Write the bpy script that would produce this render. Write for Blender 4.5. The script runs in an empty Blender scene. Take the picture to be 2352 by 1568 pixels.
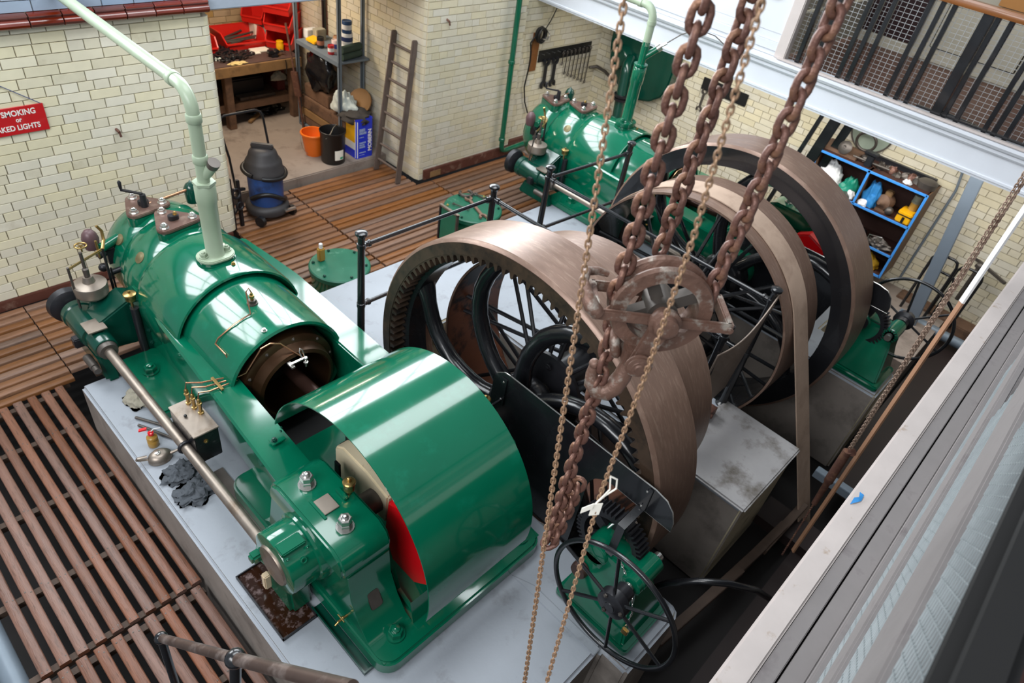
import bpy, bmesh, math, random
from math import sin, cos, pi, radians, hypot, atan2, sqrt
from mathutils import Vector as V, Matrix, noise

scene = bpy.context.scene
COL = scene.collection
rng = random.Random(7)

# ------------------------------------------------------------------ camera
R0 = (0.69212868, -0.38429004, 0.61096567)      # world X as seen by the camera (right, down, forward)
R1 = (-0.70740555, -0.52923015, 0.46850061)
R2 = (0.14330134, -0.75646322, -0.63814428)
CAM = V((0, 0, 4.3))
right = V((R0[0], R1[0], R2[0])); down = V((R0[1], R1[1], R2[1])); fwd = V((R0[2], R1[2], R2[2]))
cd = bpy.data.cameras.new('camera'); cam = bpy.data.objects.new('camera', cd); COL.objects.link(cam)
m = Matrix((right, -down, -fwd)).transposed().to_4x4(); m.translation = CAM
cam.matrix_world = m
cd.sensor_width = 36; cd.lens = 24; cd.clip_start = 0.05; cd.clip_end = 100
cd.dof.use_dof = True; cd.dof.focus_distance = 2.7; cd.dof.aperture_fstop = 4.0
scene.camera = cam

# ------------------------------------------------------------------ light
w = bpy.data.worlds.new('sky'); scene.world = w; w.use_nodes = True
w.node_tree.nodes['Background'].inputs[0].default_value = (0.80, 0.90, 1.0, 1)
w.node_tree.nodes['Background'].inputs[1].default_value = 0.34


def area(name, loc, target, sx, sy, power, col):
    ld = bpy.data.lights.new(name, 'AREA'); ld.shape = 'RECTANGLE'; ld.size = sx; ld.size_y = sy
    ld.energy = power; ld.color = col
    o = bpy.data.objects.new(name, ld); COL.objects.link(o); o.location = loc
    o.rotation_euler = (V(target) - V(loc)).to_track_quat('-Z', 'Y').to_euler()
    return o


area('roof_light', (3.2, 3.4, 7.4), (3.2, 3.4, 0), 6.5, 2.2, 400, (0.93, 0.97, 1.0))
area('window_light', (6.0, 6.5, 4.05), (6.0, 2.5, 3.6), 6.2, 2.0, 600, (0.93, 0.97, 1.0))
area('window_light', (0.3, 6.5, 4.05), (0.3, 2.5, 3.6), 2.4, 2.0, 200, (0.93, 0.97, 1.0))
area('side_window', (-4.2, 0.8, 6.6), (4.5, 4.2, 1.0), 6.0, 2.4, 520, (0.97, 0.98, 1.0))
area('workshop_lamp', (4.0, 7.9, 2.3), (4.1, 7.6, 0), 1.4, 0.3, 46, (1.0, 0.86, 0.68))
area('gallery_lamp', (9.9, 2.6, 4.8), (9.4, 2.4, 2.4), 1.2, 0.4, 45, (1.0, 0.9, 0.76))
area('under_gallery_fill', (7.9, 2.6, 2.16), (8.6, 2.6, 0), 5.6, 0.25, 70, (1.0, 0.98, 0.93))  # added fill that brightens the wall under the gallery, no known fitting

vs = scene.view_settings
scene.display_settings.display_device = 'sRGB'
vs.view_transform = 'Standard'; vs.look = 'None'; vs.exposure = 0.0; vs.gamma = 1.0
vs.use_curve_mapping = False


# ------------------------------------------------------------------ materials
def lin(c):
    if isinstance(c, str):
        c = [int(c[i:i + 2], 16) / 255 for i in (0, 2, 4)]
    return tuple(x / 12.92 if x <= .04045 else ((x + .055) / 1.055) ** 2.4 for x in c) + (1,)


MATS = {}


def M(name, base, rough=.5, metal=0., var=.12, scale=6., stain=None, bump=0., bscale=40., coat=0., rand=0., stretch=None,
      rvar=0.):
    """procedural material: base colour with noise variation, optional stain colour, bump and per-piece variation"""
    if name in MATS:
        return MATS[name]
    mt = bpy.data.materials.new(name); mt.use_nodes = True
    nt = mt.node_tree; N = nt.nodes; L = nt.links
    bs = N['Principled BSDF']
    bs.inputs['Roughness'].default_value = rough; bs.inputs['Metallic'].default_value = metal
    bs.inputs['Coat Weight'].default_value = coat; bs.inputs['Coat Roughness'].default_value = .06
    tc = N.new('ShaderNodeTexCoord'); vec = tc.outputs['Object']
    if stretch:
        mp = N.new('ShaderNodeMapping'); mp.inputs['Scale'].default_value = stretch
        L.new(vec, mp.inputs[0]); vec = mp.outputs[0]
    if rand:                                     # shift the pattern on every piece
        oi = N.new('ShaderNodeObjectInfo'); geo = N.new('ShaderNodeNewGeometry')
        ad = N.new('ShaderNodeMath'); ad.operation = 'ADD'
        L.new(oi.outputs['Random'], ad.inputs[0]); L.new(geo.outputs['Random Per Island'], ad.inputs[1])
        fr = N.new('ShaderNodeMath'); fr.operation = 'FRACT'; L.new(ad.outputs[0], fr.inputs[0])
        mu = N.new('ShaderNodeVectorMath'); mu.operation = 'SCALE'; mu.inputs[0].default_value = (31, 17, 53)
        L.new(fr.outputs[0], mu.inputs['Scale'])
        av = N.new('ShaderNodeVectorMath'); L.new(vec, av.inputs[0]); L.new(mu.outputs[0], av.inputs[1])
        vec = av.outputs[0]
    no = N.new('ShaderNodeTexNoise'); no.inputs['Scale'].default_value = scale; no.inputs['Detail'].default_value = 6
    L.new(vec, no.inputs['Vector'])
    b = lin(base)
    mx = N.new('ShaderNodeMix'); mx.data_type = 'RGBA'
    lo = tuple(max(0, c * (1 - var * 1.6)) for c in b[:3]) + (1,)
    hi = tuple(min(1, c * (1 + var * 1.6)) for c in b[:3]) + (1,)
    mx.inputs[6].default_value = lo; mx.inputs[7].default_value = hi
    L.new(no.outputs['Fac'], mx.inputs[0]); col = mx.outputs[2]
    if stain:
        sc, lo_, hi_, ss = stain
        n2 = N.new('ShaderNodeTexNoise'); n2.inputs['Scale'].default_value = ss; n2.inputs['Detail'].default_value = 8
        n2.inputs['Roughness'].default_value = .65
        L.new(vec, n2.inputs['Vector'])
        mr = N.new('ShaderNodeMapRange'); mr.inputs[1].default_value = lo_; mr.inputs[2].default_value = hi_
        L.new(n2.outputs['Fac'], mr.inputs[0])
        m2 = N.new('ShaderNodeMix'); m2.data_type = 'RGBA'; m2.inputs[7].default_value = lin(sc)
        L.new(mr.outputs[0], m2.inputs[0]); L.new(col, m2.inputs[6]); col = m2.outputs[2]
    if rand:
        hs = N.new('ShaderNodeHueSaturation'); L.new(col, hs.inputs['Color'])
        mr = N.new('ShaderNodeMapRange'); mr.inputs[3].default_value = 1 - rand; mr.inputs[4].default_value = 1 + rand
        L.new(fr.outputs[0], mr.inputs[0]); L.new(mr.outputs[0], hs.inputs['Value'])
        f2 = N.new('ShaderNodeMath'); f2.operation = 'MULTIPLY'; f2.inputs[1].default_value = 7.31; L.new(fr.outputs[0], f2.inputs[0])
        f3 = N.new('ShaderNodeMath'); f3.operation = 'FRACT'; L.new(f2.outputs[0], f3.inputs[0])
        m3 = N.new('ShaderNodeMapRange'); m3.inputs[3].default_value = .75; m3.inputs[4].default_value = 1.3
        L.new(f3.outputs[0], m3.inputs[0]); L.new(m3.outputs[0], hs.inputs['Saturation'])
        col = hs.outputs[0]
    L.new(col, bs.inputs['Base Color'])
    if rvar:
        mr = N.new('ShaderNodeMapRange'); mr.inputs[3].default_value = max(.02, rough - rvar); mr.inputs[4].default_value = min(1, rough + rvar)
        L.new(no.outputs['Fac'], mr.inputs[0]); L.new(mr.outputs[0], bs.inputs['Roughness'])
    if bump:
        nb = N.new('ShaderNodeTexNoise'); nb.inputs['Scale'].default_value = bscale; nb.inputs['Detail'].default_value = 4
        L.new(vec, nb.inputs['Vector'])
        bp = N.new('ShaderNodeBump'); bp.inputs['Strength'].default_value = bump; bp.inputs['Distance'].default_value = .01
        L.new(nb.outputs['Fac'], bp.inputs['Height']); L.new(bp.outputs[0], bs.inputs['Normal'])
    MATS[name] = mt
    return mt


GREEN = M('green_paint', '035c42', .13, 0, .10, 3, stain=('0c6a50', .55, .75, 5), coat=.5, rvar=.06)
DGREEN = M('dark_green_paint', '043b2f', .22, 0, .15, 5, coat=.3, rvar=.08)
PALEGREEN = M('pale_green_paint', '98a68f', .35, 0, .10, 5)
LIDGREEN = M('worn_green_paint', '18614a', .38, 0, .14, 9, stain=('6d9a85', .58, .70, 6), rvar=.1)
RED = M('red_paint', 'd8121c', .28, 0, .06, 4, coat=.3)
BLACK = M('black_paint', '17181b', .26, 0, .25, 6, coat=.3, rvar=.08)
BLACKIRON = M('black_iron', '232327', .36, .2, .25, 8, bump=.1)
NEARBLACK = M('near_black', '0b0a0a', .8, 0, .3, 5)  # near-black for the well floor, piston face and near handrail
STEEL = M('worn_steel', '968b80', .42, .8, .2, 7, stain=('6f5c49', .52, .75, 6), rvar=.1)
BSTEEL = M('bright_steel', 'c9c7c2', .22, .9, .12, 12)
DSTEEL = M('dull_steel', '5d5752', .45, .6, .25, 9)
BRASS = M('brass', 'a98d58', .28, .9, .18, 12)
RIM = M('oiled_rim_iron', '7b6356', .36, .35, .14, 5, stain=('9a8474', .5, .8, 9), stretch=(6, 1, 1), rvar=.1)
RIMEDGE = M('bare_rim_edge', '4c3c30', .42, .45, .2, 8, stain=('23201d', .45, .7, 7))
LINER = M('oily_liner', '46301f', .3, .7, .2, 5)
RUST = M('rusty_chain', '6a4a40', .48, .4, .25, 30, stain=('8f6a52', .5, .72, 22), bump=.25, bscale=120)
RUST2 = M('rusty_hand_chain', 'a38468', .45, .45, .2, 40, stain=('785a44', .5, .7, 30), bump=.2, bscale=200)
RUSTBLK = M('highlit_rusty_casting', '6e5347', .5, .35, .3, 24, stain=('9c948a', .54, .66, 18), bump=.35, bscale=50)  # stain paints grey patches and pale highlights into the rust colour
CONC = M('painted_concrete', '949aa2', .5, 0, .08, 3, stain=('777a7e', .56, .74, 5), bump=.12, bscale=25, rvar=.1)
CONCDIRTY = M('dirty_concrete', '9c9a9a', .6, 0, .12, 4, stain=('5f5850', .54, .70, 3), bump=.2, bscale=20)
CONCFRONT = M('cream_painted_concrete', 'b3aa90', .7, 0, .12, 4, stain=('6b6250', .52, .72, 4), bump=.2, bscale=18)
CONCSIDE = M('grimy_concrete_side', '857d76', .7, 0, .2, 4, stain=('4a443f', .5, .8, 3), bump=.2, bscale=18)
FLOORCONC = M('dusty_concrete_floor', '8f8278', .85, 0, .14, 4, stain=('5f5149', .52, .74, 3), bump=.15, bscale=30)
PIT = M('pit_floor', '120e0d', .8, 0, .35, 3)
SLAT = M('weathered_slat', '745345', .42, 0, .22, 9, stain=('3f2c22', .54, .76, 14), bump=.25, bscale=30, rand=.18, stretch=(6, .7, 3), rvar=.1)
SLATX = M('weathered_board', '7c5a44', .48, 0, .22, 9, stain=('4a3528', .54, .78, 12), bump=.2, bscale=30, rand=.24, stretch=(.7, 6, 3), rvar=.1)
BEARER = M('bearer_wood', '4b3b30', .7, 0, .2, 10)
MORTAR = M('mortar', '8b8171', .9, 0, .15, 20)
MORTARR = M('mid_mortar', 'a59c88', .9, 0, .1, 20)
MORTARP = M('pale_mortar', 'c0b499', .9, 0, .1, 20)
BRICK = M('glazed_cream_brick', 'e4dec6', .22, 0, .05, 12, stain=('b8ab8a', .62, .85, 2), coat=.25, rand=.075)
BRICKW = M('glazed_buff_brick', 'd6ceb8', .26, 0, .06, 10, stain=('a9946f', .62, .85, 2), coat=.2, rand=.035)
BRICKB = M('grimy_buff_brick', 'c4a87e', .45, 0, .1, 10, stain=('6b5138', .55, .75, 2), rand=.12)
BLUEBRICK = M('painted_blue_brick', '9aa9bb', .6, 0, .07, 6, bump=.25, bscale=20, rand=.05)
MAROON = M('glazed_maroon_tile', '6b2f25', .2, 0, .2, 10, coat=.5, rand=.3)
BASEB = M('maroon_skirting', '5a342a', .5, 0, .2, 9, stain=('8a6f60', .55, .75, 8))
WHITE = M('white_beam_paint', 'd3d7de', .45, 0, .04, 4, stain=('8f8069', .68, .8, 7))
OFFWHITE = M('grubby_white_paint', 'b7aeaa', .5, 0, .08, 7, stain=('8d7355', .63, .78, 12), bump=.08)
GREYWOOD = M('grey_painted_wood', '7d7877', .55, 0, .1, 8, stain=('6a6364', .55, .75, 8))
CREAM = M('cream_paint', 'b3ac9a', .5, 0, .08, 5)
DARKPANEL = M('dark_maroon_panel', '2b1416', .4, 0, .2, 5)
GALFLOOR = M('gallery_lino', '6b4d40', .55, 0, .15, 6, stain=('55392f', .5, .75, 3))
OAK = M('varnished_oak', '7a4a22', .3, 0, .2, 8, coat=.3, stretch=(4, .5, 4))
OLDWOOD = M('old_workshop_timber', '6f5340', .7, 0, .22, 8, stain=('3f2f26', .5, .75, 6), bump=.25)
BENCHWOOD = M('bench_wood', '8a6a45', .65, 0, .2, 8, stain=('52402e', .52, .75, 5), bump=.2)
BENCHTOP = M('grimy_bench_top', '4f3c38', .6, 0, .2, 8, bump=.2)
GREYLADDER = M('grey_ladder_wood', '5d5049', .65, 0, .2, 12, bump=.2)
REDPL = M('red_plastic', 'd3241c', .35, 0, .08, 5)
ORANGE = M('orange_plastic', 'f0761f', .4, 0, .06, 5)
BLACKPL = M('black_plastic', '191819', .38, 0, .2, 6)
DUSTYBLK = M('dusty_black_plastic', '353233', .55, 0, .2, 9)
BLUEPL = M('dusty_blue_plastic', '2b4b85', .4, 0, .2, 7, stain=('23283a', .5, .7, 5))
BAGBLK = M('black_bin_liner', '131418', .18, 0, .2, 6, bump=.6, bscale=18)
CLOTHG = M('grey_rag', '4d5258', .9, 0, .2, 20, bump=.5, bscale=60)
CLOTHC = M('cream_rag', '9a9484', .9, 0, .15, 20, bump=.4, bscale=60)
CLOTHW = M('pale_rag', 'c3cbc5', .85, 0, .1, 20, bump=.3, bscale=50)
CLOTHB = M('blue_cloth', '2277b5', .7, 0, .15, 20, bump=.3, bscale=50)
CLOTHT = M('teal_bag', '148068', .35, 0, .15, 12, bump=.3, bscale=30)
PAPER = M('paper', 'ece8dc', .8, 0, .04, 10)
WHITEPL = M('white_plastic', 'dcdcdc', .4, 0, .05, 8)
YELLOW = M('yellow_plastic', 'e9ac12', .35, 0, .08, 6)
YELLOWD = M('dusty_yellow', 'c99a22', .6, 0, .2, 6)
BLUEINK = M('blue_label', '1f34c4', .4, 0, .05, 5)
BLUEEDGE = M('bright_blue_edge_paint', '3f8ede', .4, 0, .08, 8)
DKWOOD = M('dark_stained_wood', '3d221b', .6, 0, .2, 6)
GREYSTEEL = M('grey_painted_steel', '707c87', .45, .2, .1, 8)
BLUEGREY = M('blue_grey_post_paint', '68737f', .45, 0, .1, 5)
SIGNRED = M('red_enamel', 'c01620', .3, 0, .05, 8, coat=.3)
WHITEINK = M('white_lettering', 'f0ece6', .5, 0, .02, 5)
GOLDINK = M('gold_lettering', 'b89a4a', .4, .3, .1, 9)
BELT = M('belt_canvas', 'a8917f', .7, 0, .1, 7, stain=('8c7565', .5, .75, 4), bump=.15, bscale=90)
OILYEL = M('yellow_oil', 'a8823c', .25, 0, .1, 8)
OILPOOL = M('dark_oil', '2a160c', .08, 0, .2, 8, stain=('6a5a58', .5, .62, 22))
CREAMCRANK = M('cream_crank_paint', 'e2d3b3', .35, 0, .08, 6, stain=('8a5f3a', .6, .75, 9))
WIRE = M('mesh_wire', 'b4b6b8', .4, .6, .1, 20)
MESHWIRE = M('galvanised_mesh', '8f9698', .5, .2, .15, 12)
SCREEN = M('fine_screen_wire', '8d7f74', .5, .4, .15, 12)
BLUEMETAL = M('lamp_glass', '8f9a8c', .2, 0, .1, 5)
COPPER = M('copper_pipe', 'b98a6a', .25, .9, .12, 12)


# ------------------------------------------------------------------ mesh helpers
WORG = {}          # world origin of every object built here
SMOOTH = 38


class G:
    def __init__(s):
        s.v = []; s.f = []

    def add(s, vs_, fs):
        n = len(s.v); s.v += [tuple(p) for p in vs_]; s.f += [tuple(i + n for i in q) for q in fs]; return s

    def box(s, x0, x1, y0, y1, z0, z1):
        return s.add([(x, y, z) for z in (z0, z1) for y in (y0, y1) for x in (x0, x1)],
                     [(0, 2, 3, 1), (4, 5, 7, 6), (0, 1, 5, 4), (2, 6, 7, 3), (0, 4, 6, 2), (1, 3, 7, 5)])

    def obox(s, c, ax, h):
        c = V(c); a = [V(q).normalized() * k for q, k in zip(ax, h)]
        return s.add([c + a[0] * i + a[1] * j + a[2] * k for k in (-1, 1) for j in (-1, 1) for i in (-1, 1)],
                     [(0, 2, 3, 1), (4, 5, 7, 6), (0, 1, 5, 4), (2, 6, 7, 3), (0, 4, 6, 2), (1, 3, 7, 5)])

    def bar(s, p0, p1, wd, th, up=(0, 0, 1)):
        p0, p1 = V(p0), V(p1); d = (p1 - p0); L = d.length; d.normalize()
        u = V(up); side = d.cross(u)
        if side.length < 1e-4:
            side = d.cross(V((1, 0, 0)))
        side.normalize(); u = side.cross(d)
        return s.obox((p0 + p1) / 2, (d, side, u), (L / 2, wd / 2, th / 2))

    def prism(s, poly, axis, a, b):
        def P(q, t):
            return {'x': (t, q[0], q[1]), 'y': (q[0], t, q[1]), 'z': (q[0], q[1], t)}[axis]
        n = len(poly)
        return s.add([P(q, a) for q in poly] + [P(q, b) for q in poly],
                     [tuple(range(n - 1, -1, -1)), tuple(range(n, 2 * n))] +
                     [(i, (i + 1) % n, n + (i + 1) % n, n + i) for i in range(n)])

    def strip(s, outer, inner, axis, a, b, closed=False):
        """thick ribbon between two matching 2d polylines, extruded along an axis"""
        def P(q, t):
            return {'x': (t, q[0], q[1]), 'y': (q[0], t, q[1]), 'z': (q[0], q[1], t)}[axis]
        n = len(outer); vs_ = []
        for i in range(n):
            vs_ += [P(outer[i], a), P(outer[i], b), P(inner[i], b), P(inner[i], a)]
        fs = []
        for i in range(n if closed else n - 1):
            j = (i + 1) % n
            for k in range(4):
                fs.append((i * 4 + k, i * 4 + (k + 1) % 4, j * 4 + (k + 1) % 4, j * 4 + k))
        if not closed:
            fs += [(0, 3, 2, 1), (n * 4 - 4, n * 4 - 3, n * 4 - 2, n * 4 - 1)]
        return s.add(vs_, fs)

    @staticmethod
    def frame(d):
        d = V(d).normalized()
        t = V((0, 0, 1)) if abs(d.z) < .9 else V((1, 0, 0))
        u = d.cross(t).normalized(); return d, u, d.cross(u)

    def lathe(s, p0, d, prof, n=24, a0=0., a1=2 * pi, udir=None, cap=True):
        p0 = V(p0); d, u, w_ = s.frame(d)
        if udir is not None:
            u = (V(udir) - d * V(udir).dot(d)).normalized(); w_ = d.cross(u)
        full = abs(a1 - a0 - 2 * pi) < 1e-6; m_ = n if full else n + 1
        vs_ = []
        for t, r in prof:
            for k in range(m_):
                a = a0 + (a1 - a0) * k / n
                vs_.append(p0 + d * t + u * (r * cos(a)) + w_ * (r * sin(a)))
        fs = []
        for i in range(len(prof) - 1):
            for k in range(n):
                k2 = (k + 1) % m_
                fs.append((i * m_ + k, i * m_ + k2, (i + 1) * m_ + k2, (i + 1) * m_ + k))
        if cap and full:
            if prof[0][1] > 1e-5:
                fs.append(tuple(range(n - 1, -1, -1)))
            if prof[-1][1] > 1e-5:
                fs.append(tuple((len(prof) - 1) * m_ + k for k in range(n)))
        return s.add(vs_, fs)

    def cyl(s, p0, p1, r0, r1=None, n=16):
        p0, p1 = V(p0), V(p1)
        return s.lathe(p0, p1 - p0, [(0, r0), ((p1 - p0).length, r0 if r1 is None else r1)], n)

    def ring(s, p0, d, ro, ri, h, n=32):
        return s.lathe(p0, d, [(0, ri), (0, ro), (h, ro), (h, ri), (0, ri)], n, cap=False)

    def tube(s, pts, r, n=8, closed=False, flat=1.):
        pts = [V(p) for p in pts]; m_ = len(pts); rs = r if isinstance(r, (list, tuple)) else [r] * m_
        vs_ = []; up = None
        for i, p in enumerate(pts):
            if closed:
                d = pts[(i + 1) % m_] - pts[i - 1]
            else:
                d = pts[min(i + 1, m_ - 1)] - pts[max(i - 1, 0)]
            d.normalize()
            if up is None:
                up = s.frame(d)[1]
            up = (up - d * up.dot(d))
            if up.length < 1e-5:
                up = s.frame(d)[1]
            up.normalize(); w_ = d.cross(up)
            for k in range(n):
                a = 2 * pi * k / n
                vs_.append(p + up * (rs[i] * cos(a)) + w_ * (rs[i] * flat * sin(a)))
        fs = []
        for i in range(m_ if closed else m_ - 1):
            j = (i + 1) % m_
            for k in range(n):
                fs.append((i * n + k, i * n + (k + 1) % n, j * n + (k + 1) % n, j * n + k))
        if not closed:
            fs += [tuple(range(n - 1, -1, -1)), tuple((m_ - 1) * n + k for k in range(n))]
        return s.add(vs_, fs)

    def torus(s, c, nrm, R, r, n=40, m_=10, a0=0., a1=2 * pi, udir=None):
        d, u, w_ = s.frame(nrm); c = V(c)
        if udir is not None:
            u = (V(udir) - d * V(udir).dot(d)).normalized(); w_ = d.cross(u)
        full = abs(a1 - a0 - 2 * pi) < 1e-6
        pts = [c + u * (R * cos(a0 + (a1 - a0) * k / n)) + w_ * (R * sin(a0 + (a1 - a0) * k / n)) for k in range(n if full else n + 1)]
        return s.tube(pts, r, m_, closed=full)

    def sphere(s, c, r, n=14, sz=1.):
        prof = [(-r * cos(pi * i / (n // 2)) * sz, r * sin(pi * i / (n // 2))) for i in range(n // 2 + 1)]
        return s.lathe(c, (0, 0, 1), prof, n, cap=False)

    def link(s, c, dl, dw, L, W, r, seg=5, n=8):
        """one chain link: stadium shaped ring, L long and W wide between wire centres"""
        c = V(c); dl = V(dl).normalized(); dw = (V(dw) - dl * V(dw).dot(dl)).normalized()
        h = (L - W) / 2; q = W / 2; pts = []
        for k in range(seg + 1):
            a = -pi / 2 + pi * k / seg; pts.append(c + dl * (h + q * cos(a)) + dw * (q * sin(a)))
        for k in range(seg + 1):
            a = pi / 2 + pi * k / seg; pts.append(c + dl * (-h + q * cos(a)) + dw * (q * sin(a)))
        return s.tube(pts, r, n, closed=True)

    def nut(s, p, d, r, h, washer=True, stud=True):
        d = V(d).normalized(); p = V(p)
        if washer:
            s.cyl(p, p + d * h * .18, r * 1.3, n=16); p = p + d * h * .18
        s.lathe(p, d, [(0, r), (h * .62, r), (h * .7, r * .86)], 6)
        if stud:
            s.lathe(p + d * h * .7, d, [(0, r * .58), (h * .25, r * .55), (h * .36, r * .3), (h * .38, 0)], 10)
        return s

    def blob(s, c, sx, sy, sz, seed=0, amp=.35, fr=3., n=18, mm=10, flat=0.):
        c = V(c); vs_ = []
        for i in range(mm + 1):
            th = pi * i / mm
            for k in range(n):
                a = 2 * pi * k / n; d = V((sin(th) * cos(a), sin(th) * sin(a), cos(th)))
                q = 1 + amp * noise.noise(d * fr + V((seed * 7.3, seed * 3.1, 0))) + amp * .6 * noise.noise(d * fr * 2.7 + V((seed, 5, 9)))
                z = d.z * sz * q
                if flat and z < -flat:
                    z = -flat
                vs_.append(c + V((d.x * sx * q, d.y * sy * q, z)))
        fs = []
        for i in range(mm):
            for k in range(n):
                fs.append((i * n + k, (i + 1) * n + k, (i + 1) * n + (k + 1) % n, i * n + (k + 1) % n))
        return s.add(vs_, fs)

    def xf(s, fn):
        s.v = [tuple(fn(V(p))) for p in s.v]; return s

    def build(s, name, mt, parent=None, bevel=0., smooth=SMOOTH, label=None, seg=2, origin=None):
        og = V(origin) if origin is not None else (WORG[parent] if parent is not None else V((0, 0, 0)))
        me = bpy.data.meshes.new(name)
        me.from_pydata([V(p) - og for p in s.v], [], s.f)
        bm = bmesh.new(); bm.from_mesh(me)
        bmesh.ops.remove_doubles(bm, verts=bm.verts, dist=1e-5)
        bmesh.ops.recalc_face_normals(bm, faces=bm.faces)
        if bevel:
            es = [e for e in bm.edges if len(e.link_faces) == 2 and e.calc_face_angle(0) > radians(50)]
            bmesh.ops.bevel(bm, geom=es, offset=bevel, segments=seg, affect='EDGES', clamp_overlap=True)
        bm.to_mesh(me); bm.free()
        me.polygons.foreach_set('use_smooth', [True] * len(me.polygons))
        me.set_sharp_from_angle(angle=radians(smooth))
        me.materials.append(mt)
        o = bpy.data.objects.new(name, me); COL.objects.link(o)
        if parent is not None:
            o.parent = parent; o.location = og - WORG[parent]
        else:
            o.location = og
        WORG[o] = og
        if label:
            o['label'] = label
        return o


def thing(name, label, cat, loc=(0, 0, 0), group=None):
    o = bpy.data.objects.new(name, None); COL.objects.link(o); o.location = loc; o.empty_display_size = .1
    WORG[o] = V(loc); o['label'] = label; o['category'] = cat
    if group:
        o['group'] = group
    return o


def tag(o, label, cat, group=None, kind=None):
    o['label'] = label; o['category'] = cat
    if group:
        o['group'] = group
    if kind:
        o['kind'] = kind
    return o


def struct(o, kind='structure'):
    o['kind'] = kind; return o


def copy_tree(o, parent=None, off=None):
    c = o.copy(); COL.objects.link(c); WORG[c] = WORG[o]
    if parent is not None:
        c.parent = parent
    if off is not None:
        c.location = o.location + V(off); WORG[c] = WORG[o] + V(off)
    for ch in list(o.children):
        copy_tree(ch, c)
    return c


def inst(o, loc, parent=None, rot=None, name=None):
    """a copy of one mesh object that shares its mesh"""
    c = o.copy(); COL.objects.link(c)
    c.location = loc
    if rot is not None:
        c.rotation_euler = rot
    if parent is not None:
        c.parent = parent
    WORG[c] = V(loc); return c


def text_mesh(name, body, size, mtx, mt, parent=None, depth=.001, align='CENTER'):
    cu = bpy.data.curves.new(name, 'FONT'); cu.body = body; cu.size = size; cu.extrude = depth
    cu.align_x = align; cu.align_y = 'CENTER'; cu.offset = size * .022
    t = bpy.data.objects.new(name, cu); COL.objects.link(t)
    dg = bpy.context.evaluated_depsgraph_get(); me = bpy.data.meshes.new_from_object(t.evaluated_get(dg))
    bpy.data.objects.remove(t); bpy.data.curves.remove(cu)
    og = WORG[parent] if parent is not None else V((0, 0, 0))
    me.transform(Matrix.Translation(-og) @ mtx)
    me.materials.clear(); me.materials.append(mt)
    o = bpy.data.objects.new(name, me); COL.objects.link(o)
    if parent is not None:
        o.parent = parent
    WORG[o] = og
    return o


def basis(o, x, y, z):
    mm = Matrix((V(x), V(y), V(z))).transposed().to_4x4(); mm.translation = V(o); return mm


def seen(p):
    d = V(p) - CAM; z = d.dot(fwd)
    if z < .1:
        return None
    return 1176 + 1568 * d.dot(right) / z, 784 + 1568 * d.dot(down) / z, z


def arc(cx, cy, r, a0, a1, n):
    return [(cx + r * cos(radians(a0 + (a1 - a0) * i / n)), cy + r * sin(radians(a0 + (a1 - a0) * i / n))) for i in range(n + 1)]


def rrect(x0, x1, y0, y1, r, n=4):
    return arc(x1 - r, y1 - r, r, 0, 90, n) + arc(x0 + r, y1 - r, r, 90, 180, n) + arc(x0 + r, y0 + r, r, 180, 270, n) + arc(x1 - r, y0 + r, r, 270, 360, n)


# ------------------------------------------------------------------ brick walls
BM_CACHE = {}


def brick_mesh(wd, h, mt):
    key = (round(wd, 3), round(h, 3), mt.name)
    if key not in BM_CACHE:
        me = bpy.data.meshes.new('brick'); d = .012; c = .0022
        me.from_pydata([(0, 0, 0), (wd, 0, 0), (wd, 0, h), (0, 0, h), (c, -d, c), (wd - c, -d, c), (wd - c, -d, h - c), (c, -d, h - c)], [],
                       [(4, 5, 6, 7), (0, 1, 5, 4), (1, 2, 6, 5), (2, 3, 7, 6), (3, 0, 4, 7)])
        me.materials.append(mt); BM_CACHE[key] = me
    return BM_CACHE[key]


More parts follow.
